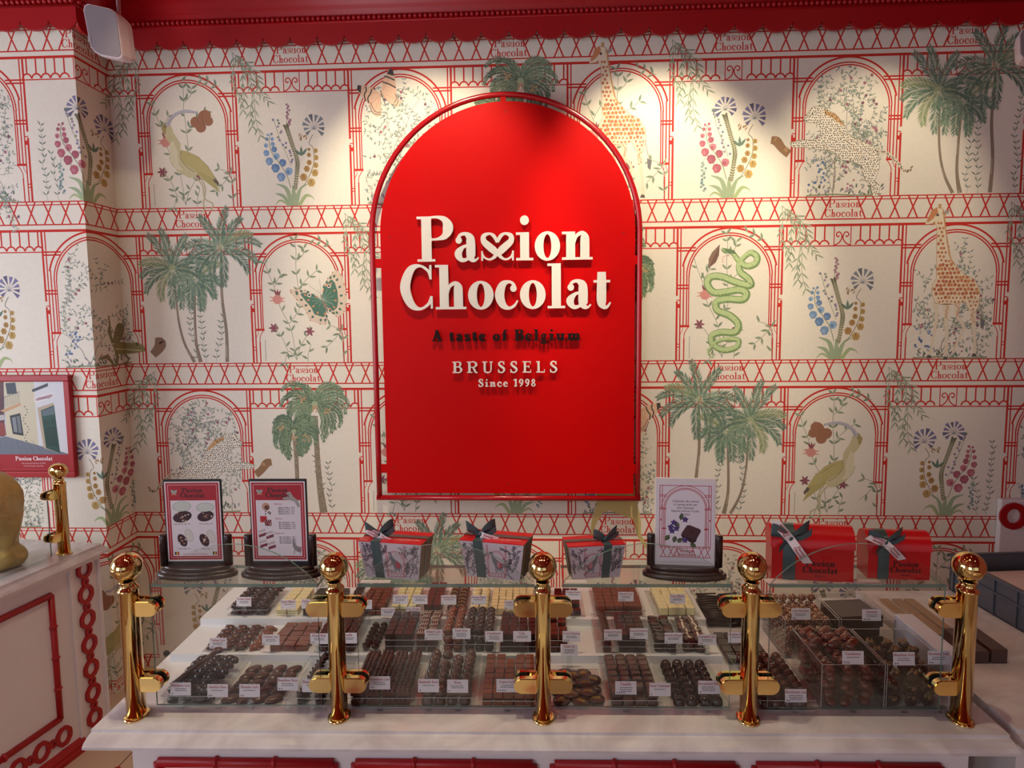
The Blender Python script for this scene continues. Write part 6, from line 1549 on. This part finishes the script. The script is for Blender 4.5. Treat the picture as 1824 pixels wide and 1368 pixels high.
# front tier
tray(-.925, -.800, .055, .262, T0, 'shell_chocolate', [DARK], .036, .030, 2, 'large dark shell chocolates at the front left corner', rot=.5)
tray(-.785, -.640, .055, .262, T0, 'leaf_chocolate', [GREYC], .036, .036, 1, 'milk leaf chocolates behind two leaning price cards, front left', rot=.25, rz=.9)
tray(-.625, -.500, .055, .262, T0, 'seahorse_chocolate', [DARK], .042, .020, 2, 'dark seahorse chocolates behind the second brass post', rot=.15, rz=1.2)
tray(-.470, -.315, .050, .264, T0, 'three_bead_praline', [MID], .037, .0150, 2, 'rows of three-bead pralines in the front tier', rot=.03)
tray(-.305, -.165, .050, .264, T0, 'domed_praline', [GREYC], .0305, .0305, 2, 'large domed pralines in the front tier', rot=0, skip=.06)
tray(-.155, -.010, .050, .264, T0, 'square_chocolate', [MILK], .0255, .0255, 2, 'square milk chocolates left of the middle brass post', rot=.02, skip=.04)
tray(.155, .285, .050, .264, T0, 'rounded_praline', [GREYC], .0285, .0285, 2, 'rounded square dark pralines in the front tier', rot=.04, skip=.05)
tray(.300, .445, .050, .264, T0, 'domed_praline', [DARK], .0300, .0300, 1, 'dark domed pralines in front of the long bars', rot=0)
tray(.500, .640, .045, .264, T0, 'domed_praline', [MID], .0295, .0295, 2, 'macadamia pralines right of the fourth brass post', rot=0)
# loose gold printed discs
plate(.018, .148, .05, .235, CZ+T0+.0008, 'clear acrylic tray of gold printed discs behind the middle brass post')
pl_ = []
for (x, y, q) in ((.045, .075, 0), (.092, .070, 0), (.130, .082, 0), (.040, .12, 0), (.085, .115, 0), (.126, .128, 0), (.05, .165, 0), (.096, .16, 0), (.13, .175, 0), (.06, .208, 0), (.107, .205, 0), (.068, .094, 1), (.112, .103, 1), (.064, .142, 1), (.109, .146, 1), (.078, .186, 1)):
    o = piece('gold_printed_disc', [MID, GOLD], 'dark disc chocolates with gold lettering, loose beside the middle post', 'gold printed discs'); o.location = CP(x, y, CZ+T0+.0034+q*.0068); o.rotation_euler = (RND.uniform(-.03, .03), RND.uniform(-.03, .03), RND.uniform(-1, 1))
# middle tier
tray(-.930, -.815, .288, .451, T1, 'chocolate_turtle', [MID], .038, .029, 1, 'milk chocolate turtles at the left of the middle tier', rot=.5)
tray(-.812, -.775, .288, .451, T1, 'chocolate_turtle', [MILK], .036, .029, 1, 'lighter milk turtles beside the flat tablets', plates=False, rot=.6)
tray(-.765, -.625, .288, .451, T1, 'chocolate_tablet', [MILK], .0355, .0295, 3, 'thin milk chocolate tablets stacked in the middle tier', plates=False, jit=.0018, rot=.12, low_rows=9)
tray(-.620, -.505, .288, .451, T1, 'ribbed_chocolate', [MID], .0255, .0255, 3, 'small ribbed chocolates behind the second brass post')
tray(-.498, -.440, .288, .451, T1, 'rough_praline', [DARK], .0250, .0250, 1, 'rough dark balls right of the second brass post')
tray(-.432, -.350, .288, .451, T1, 'square_chocolate', [DARK], .0262, .0250, 3, 'small plain dark squares in the middle tier', jit=.0014, rot=.08, skip=.05)
tray(-.345, -.285, .288, .451, T1, 'striped_chocolate', [MID, STRIPE], .0285, .0265, 3, 'dark chocolates striped with white in the middle tier', rot=.08)
tray(-.270, -.215, .288, .451, T1, 'acorn_praline', [MILK], .0270, .0262, 3, 'milk acorn pralines in the middle tier')
tray(-.212, -.128, .288, .451, T1, 'acorn_praline', [DARK], .0270, .0262, 3, 'dark acorn pralines in the middle tier')
tray(-.115, -.010, .288, .451, T1, 'square_chocolate', [DARK], .0255, .0255, 3, 'dark squares left of the middle brass post', skip=.06)
tray(-.004, .072, .288, .451, T1, 'square_chocolate', [MID], .0250, .0250, 3, 'dark glossy squares behind the middle brass post', skip=.04)
tray(.150, .205, .288, .451, T1, 'waffled_bar', [MID], .0330, .0225, 3, 'waffled dark bars in the middle tier', rz=PI/2)
tray(.208, .285, .288, .451, T1, 'square_chocolate', [DARK], .0252, .0255, 3, 'plain dark squares beside the waffled bars')
tray(.300, .375, .288, .451, T1, 'plain_oval', [DARK], .0300, .0215, 3, 'plain dark oval chocolates in the middle tier', jit=.002, rot=.3, tilt=.15)
tray(.380, .450, .288, .451, T1, 'oval_domino', [MID, STRIPE], .0300, .0215, 3, 'oval chocolates with a white stripe', jit=.002, rot=.5, tilt=.22)
# top tier
tray(-.940, -.822, .475, .665, T2, 'chocolate_turtle', [DARK], .038, .029, 2, 'dark chocolate turtles at the left of the top tier', rot=.4)
tray(-.800, -.725, .475, .665, T2, 'chocolate_tablet', [WHITEC], .0355, .0290, 3, 'thin white chocolate tablets in the top tier', plates=False, jit=.001, rot=.03, low_rows=9)
tray(-.715, -.610, .475, .665, T2, 'chocolate_tablet', [DARK], .0345, .0285, 3, 'thin dark chocolate tablets in the top tier', plates=False, rot=.03, low_rows=9)
tray(-.590, -.555, .475, .665, T2, 'ribbed_chocolate', [DARK], .0260, .0260, 2, 'ribbed dark chocolates behind the second post in the top tier')
tray(-.545, -.465, .475, .665, T2, 'ribbed_chocolate', [MILK], .0258, .0258, 2, 'ribbed milk chocolates in the top tier')
tray(-.457, -.360, .475, .665, T2, 'ribbed_chocolate', [WHITEC], .0250, .0262, 2, 'ribbed white chocolates in the top tier', skip=.05)
tray(-.352, -.295, .475, .665, T2, 'square_chocolate', [MID], .0262, .0262, 2, 'plain brown squares beside the ribbed white chocolates')
tray(-.283, -.220, .475, .665, T2, 'gold_string_praline', [DARK, GOLD], .0290, .0270, 2, 'dark pralines drizzled with gold')
tray(-.212, -.156, .475, .665, T2, 'cream_cylinder', [CREAMC], .0275, .0275, 1, 'tall cream cylinders in the top tier')
tray(-.150, -.020, .475, .665, T2, 'tall_cube', [CREAMC], .0213, .0235, 1, 'tall cream cubes left of the middle brass post')
tray(.035, .130, .475, .665, T2, 'square_chocolate', [DARK], .0255, .0255, 1, 'dark squares right of the middle brass post in the top tier', skip=.2)
tray(.160, .308, .475, .665, T2, 'crunchy_square', [CRUNCH, NUTM], .0272, .0272, 2, 'reddish crunchy squares in the top tier')
tray(.340, .468, .475, .665, T2, 'white_cube', [WHITEC], .0262, .0270, 1, 'white chocolate cubes in the top tier')
# long bars and sticks at the right end of the steps
for (a, b, t0, t1, lb) in ((.500, .560, .262, .440, 'long dark bars lying behind the fourth brass post'), (.562, .600, .262, .440, 'long dark bars beside the nut bin')):
    pass
z = CZ+.0008; plate(.493, .615, .262, .445, z, 'top clear acrylic tray of long dark bars behind the fourth brass post'); z += .0024
for i in range(4):
    for j in range(4):
        o = piece('long_chocolate_bar', [DARK], 'long dark bars in a tray behind the fourth brass post', 'long dark bars'); o.location = CP(.512+i*.0285, .286+j*.041, z+.0002); o.rotation_euler = (0, 0, YC)
z2 = CZ+.0008; plate(.493, .635, .485, .655, z2, 'top clear acrylic tray of chocolate sticks behind the fourth brass post')
for q in range(7):
    for i in range(2):
        for j in range(9):
            o = piece('chocolate_stick', [DARK], 'thin dark chocolate sticks heaped behind the fourth brass post', 'chocolate sticks')
            o.location = CP(.530+i*.068+RND.uniform(-.002, .002), .497+j*.0185, z2+.0026+q*.0062); o.rotation_euler = (0, 0, YC+RND.uniform(-.22, .22))
# acrylic bins
def bin_(s0, s1, t0, t1, h, label):
    m = MB(); t = .0032; w, d = s1-s0, t1-t0
    def wall(x0, x1, y0, y1, z0, z1): m.box(x0, x1, y0, y1, z0, z1, mats=(0, 1, 0, 0, 0, 0))
    wall(0, w, 0, d, 0, t); wall(0, w, 0, t, t, h); wall(0, w, d-t, d, t, h); wall(0, t, t, d-t, t, h); wall(w-t, w, t, d-t, t, h)
    for (x, y) in ((.0008, -.0003), (w-.0012, -.0003)): m.box(x-.0008, x+.0008, y-.0006, y+.0003, 0, h, 1)
    return tag(m.build('acrylic_bin', [M_ACRYL, M_AEDGE], None, CP(s0, t0, CZ+.0006), YC), label, 'bin', 'clear acrylic bins')
bin_(.657, .806, .050, .246, .110, 'clear acrylic bin of caramelised nuts, front left of four')
bin_(.809, .955, .050, .246, .110, 'clear acrylic bin of walnut mendiants, front right of four')
bin_(.657, .803, .300, .487, .110, 'clear acrylic bin of nut clusters, back left of four')
bin_(.807, .955, .300, .487, .110, 'clear acrylic bin of dark chocolate blocks, back right of four')
def heap(s0, s1, t0, t1, k, mats, label, grp, px, pt, ph, hf, cat='chocolate', tilt=.25, rz=.8):
    L = 0; z = CZ+.0045; nz = int(hf(.5, .5)/ph)+2
    for L in range(nz):
        nx = int((s1-s0-.008)/px); nt = int((t1-t0-.008)/pt)
        for i in range(nx):
            for j in range(nt):
                fx_, ft = (i+.5)/nx, (j+.5)/nt
                if L*ph > hf(fx_, ft): continue
                edge = i in (0, nx-1) or j in (0, nt-1)
                if not edge and (L+1)*ph < hf(fx_, ft)-ph*.5: continue   # hidden inside the heap
                o = piece(k, mats, label, grp, cat); off = (L % 2)*.25
                o.location = CP(s0+.004+px*(i+.5+off*.6)+RND.uniform(-.001, .001), t0+.004+pt*(j+.5+off*.6)+RND.uniform(-.001, .001), z+L*ph+.0005)
                o.rotation_euler = (RND.uniform(-tilt, tilt), RND.uniform(-tilt, tilt), YC+rz+RND.uniform(-.5, .5))
heap(.657, .806, .050, .246, 'caramelised_nut', [mat('caramel', '6e3020', .22, 0, .5, var=.2, scale=60, coat=.4)], 'glossy caramelised nuts filling the front left acrylic bin', 'caramelised nuts', .0430, .0305, .0190, lambda a, b: .082+.025*b, 'sweet')
heap(.809, .955, .050, .246, 'walnut_mendiant', [DARK, NUTM], 'dark mendiants topped with walnuts in the front right acrylic bin', 'walnut mendiants', .0435, .040, .0205, lambda a, b: .070+.03*b)
heap(.657, .803, .300, .487, 'nut_cluster', [CRUNCH, mat('chopped_nut', 'dcc09a', .6, var=.3, scale=200)], 'round clusters rolled in chopped nuts in the back left acrylic bin', 'nut clusters', .0265, .0265, .0190, lambda a, b: .07+.03*b, 'sweet')
for i, (s, t, z, w, d, h, lb) in enumerate(((.880, .36, 0, .12, .10, .030, 'lowest dark chocolate block in the back right bin'), (.880, .41, .0305, .122, .10, .030, 'middle dark chocolate block in the back right bin'), (.880, .405, .061, .12, .12, .034, 'topmost big dark chocolate block in the back right bin'))):
    m = MB(); m.bbox(-w/2, w/2, -d/2, d/2, 0, h, .004, smooth=False); tag(m.build('chocolate_block', DARK, None, CP(s, t, CZ+.0048+z), YC+.05*i), lb, 'chocolate')
for i in range(4):
    for j in range(3):
        o = piece('almond_chocolate', [DARK], 'dark chocolate eggs in front of the chocolate blocks', 'dark chocolate eggs'); o.location = CP(.832+i*.029, .312+.0*j, CZ+.0045+j*.019); 
CLEARB = mat_glass('clear_wrap', (.85, .86, .9), 1.6, .15)
heap(.640, .735, .520, .640, 'clear_wrapped_sweet', [CLEARB], 'clear wrapped round sweets behind the nut clusters', 'clear wrapped sweets', .0215, .0215, .0195, lambda a, b: .045, 'sweet', 0)

# tongs-like dark wooden spatula and small pieces at the front left
m = MB(); m.tube([(0, 0, 0), (.03, .055, .012), (.062, .110, .028)], [.0045, .005, .0065], 10); m.ell((.066, .118, .030), (.014, .012, .008), 14, 8)
tag(m.build('wooden_scoop', mat('scoop_wood', '4a2018', .35, coat=.3), None, CP(-.905, .058, CZ+.0505), YC), 'dark wooden scoop lying on the shell chocolates at the front left', 'scoop')

# price cards
M_CARD = mat('card_stock', 'efe3ea', .5, var=.01)
def card_ink(title, sub, icons, w, h):
    I = Ink(); I.lay = 1
    s = min(.0062, w*.86/max(1, len(title))*1.75); I.text(title, 0, h*.70, s, 'b03a48', .2, .1)
    rnd = random.Random(title)
    for k in range(sub):
        y = h*.50-k*h*.14; x = -w*.33+rnd.uniform(0, .004); e = w*.33-rnd.uniform(0, .004)
        while x < e: q = rnd.uniform(.002, .006); I.rect(x, y, min(e, x+q), y+.0016, '4a4048'); x += q+.0010
    for k in range(icons):
        x = -w*.40+k*.0052; I.disc(x, h*.15, .0016, '5a5058', 7); I.rect(x-.0004, h*.04, x+.0004, h*.15, '5a5058')
    return I
def card(px, py, t, title, sub=2, icons=1, w=.050, h=.031, lean=.0, zb=None, rz=0.0, loc_note=''):
    s, z = onT(px, py, t); z -= h/2
    r = empty('price_card', CP(s, t, z), YC+rz, 'small white price card reading '+title+loc_note, 'price card', 'price cards among the chocolates')
    m = MB(); m.box(-w/2, w/2, 0, .0006, 0, h); m.build('card', M_CARD, r)
    ink_mesh(card_ink(title, sub, icons, w, h), lambda u, v, q: (u, -.0002-q, v), 'card_print', M_PAPER, r)
    if zb is None: zb = CZ+(T0 if t < .25 else T1 if t < .45 else T2)+.0008
    st = MB(); dz = z-zb
    st.box(-.007, .007, .0008, .0022, -max(dz, .001), .010); st.box(-.007, .007, .0008, .010, -max(dz, .001), -max(dz, .001)+.0012); st.build('clear_stand', [M_ACRYL], r)
    r.rotation_euler = (-.12 if zb is not None and t < .25 else -.08, 0, YC+rz)
    return r
for c in ((321, 1228, .040, 'Marquise Lait', 2, 1), (387, 1231, .040, 'Amalia Noir', 1, 2), (444, 1231, .040, 'Rosalie Lait', 1, 2), (512, 1219, .040, 'Bouchon Noir', 2, 2), (556, 1222, .040, 'Bouchon Lait', 1, 0),
          (676, 1217, .036, 'Framboise Lait', 2, 2), (763, 1222, .036, 'Amande Noir', 1, 1), (815, 1223, .036, 'Rose', 2, 1), (903, 1222, .036, 'Carré Lait', 2, 4), (1115, 1226, .036, 'Vanille', 3, 4), (1176, 1229, .036, 'Noir Caramel', 1, 1), (1263, 1225, .036, 'Macadamia Noir', 3, 1), (1418, 1240, .034, 'Macadamia Lait', 3, 2),
          (1520, 1172, .0460, 'Cacahuete', 1, 3), (1611, 1174, .0460, 'Mendiant Noir', 2, 2), (1673, 1172, .0460, 'Mendiant Lait', 2, 2), (1427, 1094, .2960, 'Lait Noisette', 2, 2), (1553, 1096, .2960, 'Caramel', 2, 4)):
    card(*c[:6], zb=CZ+.0008)
for c in ((388, 1146, 'Tortue Lait', 2, 2), (482, 1140, 'Tablette Lait', 2, 1), (568, 1138, 'Gland Noir', 2, 2), (620, 1137, 'Truffe', 2, 1), (772, 1131, 'Gland Lait', 1, 1), (822, 1129, 'Café Noir', 3, 1), (880, 1134, 'Framboise', 3, 1), (930, 1134, 'Café', 2, 1), (1018, 1134, 'Carré Passion', 2, 3), (1092, 1131, 'Caramel Passion', 2, 1), (1138, 1129, 'Caramel Framboise', 2, 2), (1200, 1137, 'Ganache Mangue', 2, 1), (1260, 1140, 'Caramel Lait', 2, 2), (1313, 1136, 'Praliné Noir', 1, 0)):
    card(c[0], c[1], .278, *c[2:], w=.048, h=.029, zb=CZ+T1+.0008 if c[0] < 1290 else CZ+.0008)
card(1014, 1158, .243, 'Palet Or', 3, 0, w=.046, h=.030, zb=CZ+.0008)
for c in ((434, 1072, 'Tortue Noir', 2, 1), (513, 1077, 'Carré Blanc', 1, 1), (550, 1076, 'Carré Noir', 1, 0), (649, 1077, 'Pavé Lait', 1, 0), (713, 1068, 'Papillon Blanc', 2, 4), (748, 1068, 'Framboise Noir', 2, 1), (799, 1069, 'Passion Noir', 1, 1), (853, 1069, 'Passion Blanc', 1, 1), (912, 1078, 'Vanille Blanc', 1, 1), (1021, 1060, 'Tonka Noir', 1, 2), (1115, 1063, 'Biscuit Lait', 2, 4), (1207, 1067, 'Coco Blanc', 2, 2)):
    card(c[0], c[1], .464, *c[2:], w=.045, h=.028)
for c in ((691, 1090, 'Caramel Croquant', 2, 0), (736, 1089, 'Noix Pralin', 2, 0)):
    card(c[0], c[1], .4535, *c[2:], w=.042, h=.024, zb=CZ+T1+.0008)
